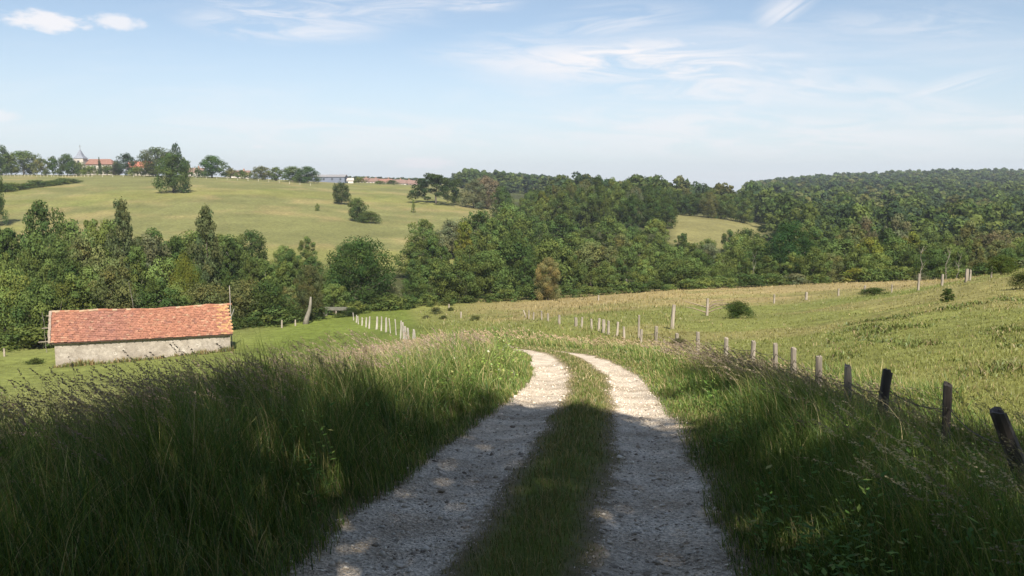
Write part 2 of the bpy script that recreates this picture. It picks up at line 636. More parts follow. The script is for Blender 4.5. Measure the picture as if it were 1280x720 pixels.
def leaf_mat(name, source, trans=0.35, noise_scale=0.5, gain=1.0, gloss=0.0):
    """source: 'OBJECT' reads the tree's own colour, 'ATTR' the tint attribute"""
    m = bpy.data.materials.new(name)
    m.use_nodes = True
    N, L = m.node_tree.nodes, m.node_tree.links
    N.clear()
    out = N.new('ShaderNodeOutputMaterial')
    if source == 'OBJECT':
        oi = N.new('ShaderNodeObjectInfo')
        c = oi.outputs['Color']
        at_ = N.new('ShaderNodeAttribute')
        at_.attribute_name = 'tint'
        vm = N.new('ShaderNodeVectorMath')
        vm.operation = 'MULTIPLY'
        L.new(c, vm.inputs[0])
        L.new(at_.outputs['Color'], vm.inputs[1])
        c = vm.outputs[0]
    else:
        at_ = N.new('ShaderNodeAttribute')
        at_.attribute_name = 'tint'
        c = at_.outputs['Color']
    if noise_scale:
        n = add_noise(N, L, noise_scale, 3)
        c = mul_range(N, L, n.outputs['Fac'], c, 0.72 * gain, 1.28 * gain)
    df = N.new('ShaderNodeBsdfDiffuse')
    tr = N.new('ShaderNodeBsdfTranslucent')
    L.new(c, df.inputs['Color'])
    vm = N.new('ShaderNodeVectorMath')
    vm.operation = 'MULTIPLY'
    L.new(c, vm.inputs[0])
    vm.inputs[1].default_value = (1.25, 1.25, 0.6)
    L.new(vm.outputs[0], tr.inputs['Color'])
    mx = N.new('ShaderNodeMixShader')
    mx.inputs[0].default_value = trans
    L.new(df.outputs[0], mx.inputs[1])
    L.new(tr.outputs[0], mx.inputs[2])
    gl = N.new('ShaderNodeBsdfGlossy')
    gl.inputs['Roughness'].default_value = 0.5
    gl.inputs['Color'].default_value = (0.8, 0.85, 0.9, 1)
    mx2 = N.new('ShaderNodeMixShader')
    mx2.inputs[0].default_value = gloss
    L.new(mx.outputs[0], mx2.inputs[1])
    L.new(gl.outputs[0], mx2.inputs[2])
    L.new(mx2.outputs[0], out.inputs['Surface'])
    return m


M_LEAF = leaf_mat('foliage', 'OBJECT')
M_LEAF_FAR = leaf_mat('foliage_far', 'ATTR', noise_scale=0.15)
M_GRASS = leaf_mat('grass_blades', 'ATTR', trans=0.30, noise_scale=None, gloss=0.02)
M_BARK = tint_mat('bark', 0.9, 3.0, 0.6, 1.4, 0.03, (1, 1, 0.3))
M_WOOD = tint_mat('weathered_wood', 0.9, 14.0, 0.55, 1.35, 0.012, (1, 1, 0.12))


def ground_material():
    m, N, L, b = new_mat('ground')
    b.inputs['Roughness'].default_value = 0.95
    b.inputs['Specular IOR Level'].default_value = 0.1
    tint = N.new('ShaderNodeAttribute')
    tint.attribute_name = 'tint'
    gr = N.new('ShaderNodeAttribute')
    gr.attribute_name = 'gravel'
    # grass soil
    n1 = add_noise(N, L, 1.3, 8, 0.68)
    c1 = mul_range(N, L, n1.outputs['Fac'], tint.outputs['Color'], 0.6, 1.4)
    n0 = add_noise(N, L, 0.06, 6, 0.6)
    c1 = mul_range(N, L, n0.outputs['Fac'], c1, 0.82, 1.18)
    # gravel: chips of limestone in dusty soil
    tc = N.new('ShaderNodeTexCoord')
    vo = N.new('ShaderNodeTexVoronoi')
    vo.inputs['Scale'].default_value = 55
    L.new(tc.outputs['Object'], vo.inputs['Vector'])
    sepc = N.new('ShaderNodeSeparateColor')
    L.new(vo.outputs['Color'], sepc.inputs[0])
    base = N.new('ShaderNodeMix')
    base.data_type = 'RGBA'
    base.inputs[6].default_value = (0.50, 0.40, 0.29, 1)
    base.inputs[7].default_value = (0.74, 0.64, 0.51, 1)
    ng = add_noise(N, L, 2.2, 6, 0.65)
    mr = N.new('ShaderNodeMapRange')
    mr.inputs['From Min'].default_value = 0.35
    mr.inputs['From Max'].default_value = 0.62
    L.new(ng.outputs['Fac'], mr.inputs['Value'])
    L.new(mr.outputs[0], base.inputs[0])
    cg = mul_range(N, L, sepc.outputs[0], base.outputs[2], 0.62, 1.25, 0.0, 1.0)
    npatch = add_noise(N, L, 0.9, 5, 0.7)
    cg = mul_range(N, L, npatch.outputs['Fac'], cg, 0.82, 1.12, 0.38, 0.62)
    # edge: dusty earth between gravel and turf
    nz = add_noise(N, L, 9.0, 5, 0.7)
    ms = N.new('ShaderNodeMath')
    ms.operation = 'MULTIPLY_ADD'
    L.new(nz.outputs['Fac'], ms.inputs[0])
    ms.inputs[1].default_value = 0.34
    L.new(gr.outputs['Fac'], ms.inputs[2])
    e1 = N.new('ShaderNodeMapRange')
    e1.interpolation_type = 'SMOOTHSTEP'
    e1.inputs['From Min'].default_value = 0.12
    e1.inputs['From Max'].default_value = 0.28
    L.new(ms.outputs[0], e1.inputs['Value'])
    e0 = N.new('ShaderNodeMapRange')
    e0.interpolation_type = 'SMOOTHSTEP'
    e0.inputs['From Min'].default_value = -0.08
    e0.inputs['From Max'].default_value = 0.16
    L.new(ms.outputs[0], e0.inputs['Value'])
    mx0 = N.new('ShaderNodeMix')
    mx0.data_type = 'RGBA'
    L.new(e0.outputs[0], mx0.inputs[0])
    L.new(c1, mx0.inputs[6])
    mx0.inputs[7].default_value = (0.21, 0.165, 0.10, 1)
    mx1 = N.new('ShaderNodeMix')
    mx1.data_type = 'RGBA'
    L.new(e1.outputs[0], mx1.inputs[0])
    L.new(mx0.outputs[2], mx1.inputs[6])
    L.new(cg, mx1.inputs[7])
    L.new(mx1.outputs[2], b.inputs['Base Color'])
    bp = N.new('ShaderNodeBump')
    bp.inputs['Strength'].default_value = 0.9
    bp.inputs['Distance'].default_value = 0.018
    L.new(vo.outputs['Distance'], bp.inputs['Height'])
    bp2 = N.new('ShaderNodeBump')
    bp2.inputs['Strength'].default_value = 0.6
    bp2.inputs['Distance'].default_value = 0.25
    L.new(n1.outputs['Fac'], bp2.inputs['Height'])
    mrn = N.new('ShaderNodeMix')
    mrn.data_type = 'VECTOR'
    L.new(e1.outputs[0], mrn.inputs[0])
    L.new(bp2.outputs[0], mrn.inputs[4])
    L.new(bp.outputs[0], mrn.inputs[5])
    L.new(mrn.outputs[1], b.inputs['Normal'])
    return m


M_GROUND = ground_material()


def build_ground():
    th = np.concatenate([np.linspace(-math.pi, -0.75, 70, endpoint=False), np.linspace(-0.75, 0.75, 460, endpoint=False),
                         np.linspace(0.75, math.pi, 70, endpoint=False)])
    r = np.concatenate([[0.05, 0.4, 0.8, 1.2], np.geomspace(1.6, 2600, 480)])
    nt, nr = len(th), len(r)
    T, R = np.meshgrid(th, r)
    x = (R * np.sin(T)).ravel()
    y = (R * np.cos(T)).ravel()
    z = ground(x, y)
    V = np.stack([x, y, z], 1)
    i = np.arange(nr - 1)[:, None]
    j = np.arange(nt)[None, :]
    j2 = (j + 1) % nt
    Fq = np.stack([i * nt + j, (i + 1) * nt + j, (i + 1) * nt + j2, i * nt + j2], -1).reshape(-1, 4)
    g = gravel_mask(x, y)
    g = np.clip(g, -1, 1)
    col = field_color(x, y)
    fg = g[Fq].max(1) > -0.12
    # keep only the ruts and the strip between them for the track; the rest is ground
    fd = np.abs(track_d(x, y))[Fq].max(1) < 1.6
    yy = y[Fq].mean(1)
    trk = (fg | fd) & fd & (yy > -50) & (yy < 100)
    for nm, sel in (('gravel_track', trk), ('ground', ~trk)):
        fs = Fq[sel]
        used = np.unique(fs)
        remap = -np.ones(len(V), dtype=np.int64)
        remap[used] = np.arange(len(used))
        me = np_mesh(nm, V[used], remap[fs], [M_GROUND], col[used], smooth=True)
        a = me.attributes.new('gravel', 'FLOAT', 'POINT')
        a.data.foreach_set('value', g[used].astype(np.float32))
        o = link_mesh(nm, me)
        tag(o, kind='structure')


build_ground()


def build_haze():
    mb = MB()
    mb.box(-2700, 2700, -2700, 2700, HAZE_BOTTOM, 60)
    m = bpy.data.materials.new('haze')
    m.use_nodes = True
    N, L = m.node_tree.nodes, m.node_tree.links
    N.clear()
    out = N.new('ShaderNodeOutputMaterial')
    v = N.new('ShaderNodeVolumePrincipled')
    v.inputs['Color'].default_value = (0.80, 0.88, 1.0, 1)
    v.inputs['Density'].default_value = 0.00020
    v.inputs['Anisotropy'].default_value = 0.2
    L.new(v.outputs[0], out.inputs['Volume'])
    o = mb.build('haze', m)
    tag(o, kind='stuff')
    o['label'] = 'thin blue summer haze in the air over the valley'


HAZE_BOTTOM = -50
build_haze()


# ------------------------------------------------------------------ grass
def blade_arrays(P, h, w, az, bend, col, seg=3, face=None, tipcol=1.25, curl=2.0):
    """P (n,3) roots; az = direction of the lean; returns verts, quads, colours"""
    n = len(P)
    t = np.linspace(0, 1, seg + 1)
    lean = np.stack([np.cos(az), np.sin(az), np.zeros(n)], 1)
    if face is None:
        face = rng.uniform(0, 2 * math.pi, n)
    side = np.stack([np.cos(face), np.sin(face), np.zeros(n)], 1)
    V = np.zeros((n, seg + 1, 2, 3))
    C = np.zeros((n, seg + 1, 2, 3))
    for k, tt in enumerate(t):
        off = lean * (h * bend * tt ** curl)[:, None]
        up = h * (tt - 0.45 * bend * tt ** (curl + 0.6))
        c = P + off
        c = c + np.stack([np.zeros(n), np.zeros(n), up], 1)
        ww = (w * (0.75 + 0.6 * tt - 1.28 * tt ** 2)).clip(0.0002)[:, None] * 0.5
        V[:, k, 0] = c - side * ww
        V[:, k, 1] = c + side * ww
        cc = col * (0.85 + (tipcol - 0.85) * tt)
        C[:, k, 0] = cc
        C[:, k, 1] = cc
    base = (np.arange(n) * (seg + 1) * 2)[:, None, None]
    k = np.arange(seg)[None, :, None] * 2
    q = np.array([0, 1, 3, 2])[None, None, :]
    Q = (base + k + q).reshape(-1, 4)
    return V.reshape(-1, 3), Q, C.reshape(-1, 3)


class Bag:
    def __init__(self):
        self.V, self.Q, self.C, self.n = [], [], [], 0

    def add(self, v, q, c):
        self.V.append(v.astype(np.float32))
        self.Q.append(q + self.n)
        self.C.append(c.astype(np.float32))
        self.n += len(v)

    def build(self, name, mat, label=None, cat=None, kind='stuff', parent=None):
        me = np_mesh(name, np.vstack(self.V), np.vstack(self.Q), [mat], np.vstack(self.C))
        o = link_mesh(name, me, parent)
        if kind:
            tag(o, label, cat, kind=kind)
        return o


def pick_col(n, cols, wts):
    cols = np.array(cols)
    i = rng.choice(len(cols), n, p=np.array(wts) / sum(wts))
    return cols[i] * rng.uniform(0.62, 1.38, (n, 1))


def sample_strip(n, y0, y1, d0, d1, p=1.7):
    """points beside the track, denser near the camera"""
    u = rng.random(n)
    e = 1 - p
    yy = ((y0 + 2.5) ** e + u * ((y1 + 2.5) ** e - (y0 + 2.5) ** e)) ** (1 / e) - 2.5
    dd = rng.uniform(d0, d1, n)
    return track_x(yy) + dd, yy, dd


G_COLS = [(0.105, 0.165, 0.038), (0.155, 0.205, 0.048), (0.068, 0.12, 0.030), (0.25, 0.23, 0.08), (0.38, 0.31, 0.16)]
WIND = math.radians(172)          # the seed heads lean to the left of the picture


def tall_grass(bag, n, y0, y1, d0, d1, hfun, edge, dry=0.12, wmul=1.0):
    x, y, d = sample_strip(n, y0, y1, d0, d1)
    cl = fbm(x / 0.6, y / 0.6, 71, 3)
    keep = (gravel_mask(x, y) < -0.02 + 0.1 * rng.random(n)) & (rng.random(n) < 0.35 + 1.2 * cl)
    x, y, d, cl = x[keep], y[keep], d[keep], cl[keep]
    n = len(x)
    z = ground(x, y) - 0.02
    r = np.hypot(x, y)
    h = hfun(x, y, d) * rng.uniform(0.45, 1.12, n) * (0.7 + 0.6 * cl)
    w = np.maximum(0.0055, r * 0.00085) * rng.uniform(0.7, 1.4, n) * wmul
    col = pick_col(n, G_COLS, [4, 4, 3, dry * 8, dry * 6])
    az = np.where(rng.random(n) < 0.55, WIND + rng.normal(0, 0.9, n), rng.uniform(0, 2 * math.pi, n))
    bend = rng.uniform(0.08, 0.65, n)
    near = r < 9
    for sel, seg in ((near, 4), (~near, 2)):
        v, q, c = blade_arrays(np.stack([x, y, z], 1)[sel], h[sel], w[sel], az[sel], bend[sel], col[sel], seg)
        bag.add(v, q, c)


def seed_stems(bag, x, y, h, colr=(0.30, 0.22, 0.17), spk=16, thick=1.0, bend=(0.25, 0.7)):
    n = len(x)
    z = ground(x, y)
    r = np.hypot(x, y)
    P = np.stack([x, y, z], 1)
    az = WIND + rng.normal(0, 0.45, n)
    bd = rng.uniform(bend[0], bend[1], n)
    w = np.maximum(0.005, r * 0.0009)
    col = pick_col(n, [(0.22, 0.22, 0.08), (0.30, 0.25, 0.13)], [1, 1])
    v, q, c = blade_arrays(P, h, w, az, bd, col, 5, curl=2.6)
    bag.add(v, q, c)
    # panicle: many small spikelets on the last part of the stem
    lean = np.stack([np.cos(az), np.sin(az), np.zeros(n)], 1)
    tt = rng.uniform(0.83, 1.0, (n, spk))
    c0 = P[:, None, :] + lean[:, None, :] * (h[:, None] * bd[:, None] * tt ** 2.6)[..., None]
    up = h[:, None] * (tt - 0.45 * bd[:, None] * tt ** 3.2)
    c0[..., 2] += up
    spread = (0.012 * (1.02 - (tt - 0.83) / 0.17 * 0.75)) * (1 + r * 0.02)[:, None]
    c0 += rng.normal(0, 1, (n, spk, 3)) * spread[..., None] * 0.55
    c0[..., 2] -= spread * 0.8
    m = n * spk
    c0 = c0.reshape(m, 3)
    ln = (np.maximum(0.013, r * 0.0014)[:, None] * rng.uniform(0.7, 1.6, (n, spk))).reshape(m) * thick
    wd = ln * 0.22
    dirv = np.repeat(lean, spk, 0) * 0.9 + rng.normal(0, 0.35, (m, 3)) + np.array([0, 0, 0.25])
    dirv /= np.linalg.norm(dirv, axis=1)[:, None]
    sd_ = np.cross(dirv, rng.normal(0, 1, (m, 3)))
    sd_ /= np.linalg.norm(sd_, axis=1)[:, None]
    a = c0 - dirv * ln[:, None] * 0.5
    b = c0 + dirv * ln[:, None] * 0.5
    V = np.stack([a, c0 + sd_ * wd[:, None], b, c0 - sd_ * wd[:, None]], 1).reshape(-1, 3)
    Q = np.arange(m * 4).reshape(m, 4)
    cc = np.array(colr) * rng.uniform(0.7, 1.35, (m, 1))
    bag.add(V, Q, np.repeat(cc, 4, 0))


def leafy_weeds(bag, n, y0, y1, d0, d1, h0, h1):
    x, y, d = sample_strip(n, y0, y1, d0, d1, 1.3)
    cl = fbm(x / 0.9, y / 0.9, 171, 2)
    k_ = cl > 0.48
    x, y = x[k_], y[k_]
    z = ground(x, y)
    V, C = [], []
    for i in range(len(x)):
        k = 22
        hh = rng.uniform(h0, h1)
        zz = np.linspace(0.1, 1, k) * hh
        a = rng.uniform(0, 6.28, k)
        rr = rng.uniform(0.02, 0.10, k)
        c = np.stack([x[i] + rr * np.cos(a), y[i] + rr * np.sin(a), z[i] + zz], 1)
        s = (rng.uniform(0.010, 0.028, k) * rng.uniform(0.7, 1.3))[:, None]
        u = np.stack([np.cos(a), np.sin(a), rng.uniform(-.3, .6, k)], 1) * s
        v = np.stack([-np.sin(a), np.cos(a), np.zeros(k)], 1) * s * 0.42
        V.append(np.stack([c - u, c - v, c + u, c + v], 1).reshape(-1, 3))
        C.append(np.repeat(pick_col(k, [(0.10, 0.19, 0.035), (0.19, 0.27, 0.06), (0.30, 0.29, 0.10)], [3, 1.5, .4]), 4, 0))
    V = np.vstack(V)
    bag.add(V, np.arange(len(V)).reshape(-1, 4), np.vstack(C))


def build_grass():
    # left verge
    bag = Bag()

    def hl(x, y, d):
        ramp_ = smooth01(-d, 1.15, 2.1) * (1 - smooth01(y, 20, 30)) + smooth01(-d, 1.3, 4.6) * smooth01(y, 20, 30)
        far = smooth01(y, 13, 24)
        return (0.16 + 0.66 * ramp_ * (1 - 0.35 * far)) * (1 - 0.25 * smooth01(-d, 5, 7)) * (0.60 + 0.80 * fbm(x / 1.0, y / 1.0, 7, 2))
    tall_grass(bag, 165000, 0.8, 13, -6.2, -1.05, hl, 0, dry=0.22)
    tall_grass(bag, 70000, 13, 50, -6.0, -1.05, hl, 0, dry=0.30, wmul=1.1)
    x, y, d = sample_strip(5200, 2.5, 22, -6.3, -1.9, 1.25)
    seed_stems(bag, x, y, rng.uniform(0.66, 1.12, len(x)) * (1 - 0.18 * smooth01(y, 13, 20)) * (0.8 + 0.4 * fbm(x / 1.3, y / 1.3, 7, 2)), (0.36, 0.265, 0.215), 34)
    x, y, d = sample_strip(2600, 13, 50, -6.5, -1.9, 1.2)
    k_ = (d < -3.4) | (y < 24)
    x, y, d = x[k_], y[k_], d[k_]
    seed_stems(bag, x, y, rng.uniform(0.6, 1.0, len(x)), (0.42, 0.31, 0.21), 9, 1.3)
    # broad low weeds with pale flower heads on the sunny edge
    x, y, d = sample_strip(1100, 10, 30, -3.0, -1.3, 1.2)
    n = len(x)
    z = ground(x, y)
    P = np.stack([x, y, z + rng.uniform(0.15, 0.55, n)], 1)
    s = rng.uniform(0.012, 0.03, n)
    an = rng.uniform(0, 6.28, n)
    u = np.stack([np.cos(an), np.sin(an), rng.uniform(-.4, .4, n)], 1) * s[:, None]
    v = np.stack([-np.sin(an) * .5, np.cos(an) * .5, rng.uniform(.3, .9, n)], 1) * s[:, None]
    V = np.stack([P - u, P - v, P + u, P + v], 1).reshape(-1, 3)
    bag.add(V, np.arange(4 * n).reshape(n, 4), np.repeat(pick_col(n, [(0.34, 0.33, 0.12), (0.22, 0.32, 0.06), (0.42, 0.42, 0.30)], [1, 5, 0.3]), 4, 0))
    # broad leaved weeds, docks and bedstraw among the grass, mostly near the track
    leafy_weeds(bag, 1500, 2.5, 16, -5.5, -1.3, 0.25, 0.8)
    bag.build('tall_grass', M_GRASS, 'tall seeding grass leaning left on the verge left of the track', 'tall grass')

    # right verge
    bag = Bag()

    def hr(x, y, d):
        return (0.55 + 0.9 * fbm(x / 1.1, y / 1.1, 8, 2)) * (0.12 + 0.52 * smooth01(d, 1.2, 2.5)) * (1 - 0.42 * smooth01(d, 2.9, 4.2) * (1 - smooth01(y, 12, 15))) * (1 - 0.35 * smooth01(y, 16, 24)) * (1 - 0.6 * smooth01(y, 24, 32) * (d < 2.6))
    tall_grass(bag, 120000, 1.2, 15, 1.12, 6.6, hr, 0)
    tall_grass(bag, 60000, 15, 60, 1.12, 7.0, hr, 0, dry=0.35, wmul=1.1)
    x, y, d = sample_strip(700, 3.0, 16, 2.0, 6.0, 1.2)
    seed_stems(bag, x, y, rng.uniform(0.7, 1.0, len(x)), (0.27, 0.23, 0.15), 26)
    x, y, d = sample_strip(900, 15, 50, 2.2, 6.0, 1.2)
    seed_stems(bag, x, y, rng.uniform(0.5, 0.8, len(x)), (0.42, 0.32, 0.2), 8, 1.3)
    # the pale heads close at the lower right corner, sunlight put into their colour
    x = rng.uniform(2.0, 2.9, 34)
    y = rng.uniform(3.6, 4.7, 34)
    seed_stems(bag, x, y, rng.uniform(0.65, 1.0, len(x)), (0.62, 0.52, 0.36), 44, 1.0, (0.2, 0.62))
    x, y, d = sample_strip(900, 10, 21, 2.0, 5.2, 1.2)
    seed_stems(bag, x, y, rng.uniform(0.62, 0.98, len(x)), (0.27, 0.21, 0.165), 26)
    leafy_weeds(bag, 900, 2.5, 16, 1.35, 5.5, 0.2, 0.55)
    bag.build('verge_grass', M_GRASS, 'tangled knee high grass and weeds between track and wire fence', 'verge grass')

    # strip in the middle of the track and its ragged edges
    bag = Bag()
    n = 90000
    x, y, d = sample_strip(n, 1.5, 40, -1.75, 1.75, 1.75)
    g = gravel_mask(x, y)
    keep = g < -0.0 + 0.05 * rng.random(n)
    keep &= rng.random(n) < 0.4 + 0.9 * fbm(x / 0.25, y / 0.25, 91, 2)
    x, y, g, d = x[keep], y[keep], g[keep], d[keep]
    n = len(x)
    r = np.hypot(x, y)
    h = (0.025 + 0.20 * np.clip(-g, 0, 0.35)) * rng.uniform(0.5, 1.5, n) * (1 - 0.0 * d)
    w = np.maximum(0.004, r * 0.0009) * rng.uniform(0.7, 1.3, n)
    col = pick_col(n, [(0.09, 0.13, 0.03), (0.14, 0.155, 0.05), (0.25, 0.21, 0.10), (0.34, 0.27, 0.15)], [2, 3, 4, 3])
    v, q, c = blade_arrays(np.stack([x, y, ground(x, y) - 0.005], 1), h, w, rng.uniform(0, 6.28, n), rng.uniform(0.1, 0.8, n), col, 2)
    bag.add(v, q, c)
    bag.build('short_grass', M_GRASS, 'short worn grass growing between the two wheel ruts', 'short grass')

    # fields: tufts that thin out with distance
    bag = Bag()
    n = 360000
    px = rng.uniform(-160, 1750, n)
    u = rng.random(n)
    e = -0.75
    y = (5 ** e + u * (135 ** e - 5 ** e)) ** (1 / e)
    x = (px - 640) / F * y
    d = track_d(x, y)
    foot = np.interp(px, FOOT_PX, FOOT_Y)
    keep = (((d > 4.0) | ((y > 35) & (np.abs(d) > 1.3)) | ((d < -6) & (y > 50)))) & (y < foot + 1)
    lx, ly = x + 30.0, y - 71.0
    keep &= ~((np.abs(lx) < 8) & (np.abs(ly) < 6))
    px, x, y, d = px[keep], x[keep], y[keep], d[keep]
    n = len(x)
    cl = fbm(x / 1.6, y / 1.6, 17, 3)
    z = ground(x, y) - 0.01
    right = x / y > 0.02
    hay = smooth01(y, 74, 92) * right
    mid = smooth01(y, 34, 50) * (px > 520) * (px < 860)
    h = (0.065 + 0.125 * cl + 0.12 * hay + 0.14 * mid) * rng.uniform(0.5, 1.4, n)
    h = np.where((px < 520) & (y > 50), h * 0.45, h)
    w = y * 0.00095 * rng.uniform(0.6, 1.5, n)
    col = field_color(x, y) * rng.uniform(0.75, 1.35, (n, 1)) * np.array((1.0, 1.0, 1.0))
    br = rng.random(n) < (0.035 + 0.07 * (cl > 0.58))
    col[br] = np.array((0.34, 0.27, 0.14)) * rng.uniform(0.7, 1.2, (br.sum(), 1))
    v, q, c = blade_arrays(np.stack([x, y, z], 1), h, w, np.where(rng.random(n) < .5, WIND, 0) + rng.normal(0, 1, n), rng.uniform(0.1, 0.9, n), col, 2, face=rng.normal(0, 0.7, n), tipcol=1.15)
    bag.add(v, q, c)
    # rank weeds on the slumped bank at the right
    n = 26000
    y = rng.uniform(11, 42, n)
    px = rng.uniform(1040, 1420, n)
    x = (px - 640) / F * y
    cl = fbm(x / 1.3, y / 2.2, 117, 4)
    keep = (cl + rng.normal(0, 0.05, n) > 0.58) & (track_d(x, y) > 5.2)
    x, y, cl = x[keep], y[keep], cl[keep]
    n = len(x)
    h = (0.05 + np.clip(cl - 0.52, 0, 1) * 1.0) * rng.uniform(0.4, 1.2, n)
    v, q, c = blade_arrays(np.stack([x, y, ground(x, y)], 1), h, y * 0.0018 * rng.uniform(.6, 1.5, n), rng.uniform(0, 6.28, n), rng.uniform(0.2, 0.9, n),
                           pick_col(n, [(0.10, 0.13, 0.036), (0.135, 0.16, 0.045), (0.22, 0.18, 0.09)], [3, 3, 1.4]), 3)
    bag.add(v, q, c)
    bag.build('meadow_grass', M_GRASS, 'sunlit yellow green meadow grass covering the fields', 'meadow grass')


build_grass()


def build_stones():
    n = 42000
    x, y, d = sample_strip(n, 1.8, 22, -1.45, 1.45, 1.9)
    g = gravel_mask(x, y)
    keep = g > -0.10 + 0.12 * rng.random(n)
    x, y = x[keep], y[keep]
    n = len(x)
    r = np.hypot(x, y)
    s = np.clip(rng.lognormal(-5.2, 0.6, n), 0.003, 0.038) * (1 + 0.03 * r)
    base = np.array([(1, 0, 0), (-1, 0, 0), (0, 1, 0), (0, -1, 0), (0, 0, 1), (0, 0, -1)], dtype=float)
    tri = np.array([(0, 2, 4), (2, 1, 4), (1, 3, 4), (3, 0, 4), (2, 0, 5), (1, 2, 5), (3, 1, 5), (0, 3, 5)])
    V = base[None] * rng.uniform(0.55, 1.15, (n, 6, 1)) * s[:, None, None]
    V[..., 2] *= 0.6
    V += rng.normal(0, 0.18, (n, 6, 3)) * s[:, None, None]
    a = rng.uniform(0, 6.28, n)
    ca, sa = np.cos(a)[:, None], np.sin(a)[:, None]
    vx = V[..., 0] * ca - V[..., 1] * sa
    vy = V[..., 0] * sa + V[..., 1] * ca
    V = np.stack([vx + x[:, None], vy + y[:, None], V[..., 2] + (ground(x, y) + s * 0.1)[:, None]], -1).reshape(-1, 3)
    Q = (tri[None] + (np.arange(n) * 6)[:, None, None]).reshape(-1, 3)
    c = pick_col(n, [(0.54, 0.46, 0.36), (0.68, 0.60, 0.49), (0.34, 0.28, 0.21)], [3, 2, 1])
    me = np_mesh('gravel', V, Q, [tint_mat('limestone', 0.9)], np.repeat(c, 6, 0))
    tag(link_mesh('gravel', me), 'loose pale limestone chips lying in the wheel ruts', 'gravel', kind='stuff')


build_stones()


# ------------------------------------------------------------------ trees
def crown_arrays(kind, seed, n_lobe, n_leaf, ls, flat=0.0):
    """unit tree: height 1, half width about 0.5; returns leaf quads"""
    R = np.random.default_rng(seed)
    lob = []
    while len(lob) < n_lobe:
        k_ = len(lob)
        u = (k_ + R.random()) / n_lobe
        a = k_ * 2.39996 + R.uniform(-0.5, 0.5)
        if kind == 'round':
            z = 0.07 + 0.84 * u
            prof = math.sqrt(max(0.04, 1 - ((z - 0.44) / 0.50) ** 2)) * 0.38
            lr = R.uniform(0.085, 0.15)
        elif kind == 'oval':
            z = 0.06 + 0.87 * u
            prof = math.sqrt(max(0.03, 1 - ((z - 0.40) / 0.57) ** 2)) * 0.35
            lr = R.uniform(0.07, 0.13)
        elif kind == 'wide':
            z = 0.14 + 0.75 * u ** 0.8
            prof = math.sqrt(max(0.02, 1 - ((z - 0.42) / 0.50) ** 2)) * 0.46
            lr = R.uniform(0.08, 0.14)
        elif kind == 'tall':
            z = 0.07 + 0.90 * u
            prof = 0.30 * (1 - 0.75 * z) + 0.10 * (0.5 + 0.5 * math.sin(z * 17 + seed))
            lr = R.uniform(0.05, 0.095)
        elif kind == 'spire':
            z = 0.10 + 0.88 * u ** 0.9
            prof = 0.37 * (1.02 - z) ** 0.5 * (0.8 + 0.3 * math.sin(z * 21 + seed))
            lr = R.uniform(0.035, 0.06) + 0.05 * (1 - z)
        elif kind == 'full':
            z = 0.09 + 0.77 * u
            prof = math.sqrt(max(0.05, 1 - ((z - 0.36) / 0.54) ** 2)) * 0.41
            lr = R.uniform(0.09, 0.17)
        elif kind == 'bush':
            z = 0.15 + 0.65 * u
            prof = math.sqrt(max(0.05, 1 - ((z - 0.30) / 0.62) ** 2)) * 0.44
            lr = R.uniform(0.14, 0.22)
        rr = prof * (R.uniform(0.72, 1.10) if R.random() < 0.8 else R.uniform(0.1, 0.6)) * (1 if u < 0.86 else R.uniform(0.2, 0.8))
        lob.append((rr * math.cos(a), rr * math.sin(a), z, lr, R.uniform(0.82, 1.18), R.uniform(-0.5, 0.5)))
    lob = np.array(lob)
    # leaves on the shells of the lobes
    wts = lob[:, 3] ** 2
    idx = R.choice(len(lob), n_leaf, p=wts / wts.sum())
    dirs = R.normal(0, 1, (n_leaf, 3))
    dirs[:, 2] = dirs[:, 2] * 0.9 + 0.25
    dirs /= np.linalg.norm(dirs, axis=1)[:, None]
    rad = lob[idx, 3] * R.uniform(0.45, 1.12, n_leaf) ** 0.6
    P = lob[idx, :3] + dirs * rad[:, None] * np.array([1.0, 1.0, 0.85])
    P[:, 2] = np.maximum(P[:, 2], 0.02)
    # a share of the leaves fills the crown between the lobes
    if kind not in ('wide',):
        m = int(n_leaf * (0.36 if kind not in ('tall', 'spire') else 0.22))
        j = R.integers(0, len(lob), (m, 2))
        # between neighbours in height, pulled inwards
        j2 = np.clip(j[:, 0] + R.integers(-4, 5, m), 0, len(lob) - 1)
        t_ = R.random(m)[:, None]
        P[:m] = lob[j[:, 0], :3] * t_ + lob[j2, :3] * (1 - t_) + R.normal(0, 0.022, (m, 3))
        cx = P[:m] - np.array([0, 0, 0.42])
        dirs[:m] = cx / (np.linalg.norm(cx, axis=1)[:, None] + 1e-6)
        idx[:m] = j[:, 0]
    P[:, 2] = np.maximum(P[:, 2], 0.02)
    nrm = dirs + R.normal(0, 0.34, (n_leaf, 3))
    nrm /= np.linalg.norm(nrm, axis=1)[:, None]
    u = np.cross(nrm, R.normal(0, 1, (n_leaf, 3)))
    u /= np.linalg.norm(u, axis=1)[:, None]
    v = np.cross(nrm, u)
    s = ls * R.uniform(0.6, 1.4, n_leaf)[:, None]
    V = np.stack([P - u * s, P - v * s * 0.62 + u * s * 0.15, P + u * s, P + v * s * 0.62 - u * s * 0.1], 1).reshape(-1, 3)
    tone = lob[idx, 4] * R.uniform(0.82, 1.18, n_leaf)
    hue = lob[idx, 5]
    C = np.stack([tone * (1 + 0.28 * hue), tone, tone * (1 - 0.15 * hue)], 1)
    return V, np.arange(4 * n_leaf).reshape(-1, 4), np.repeat(C, 4, 0), lob


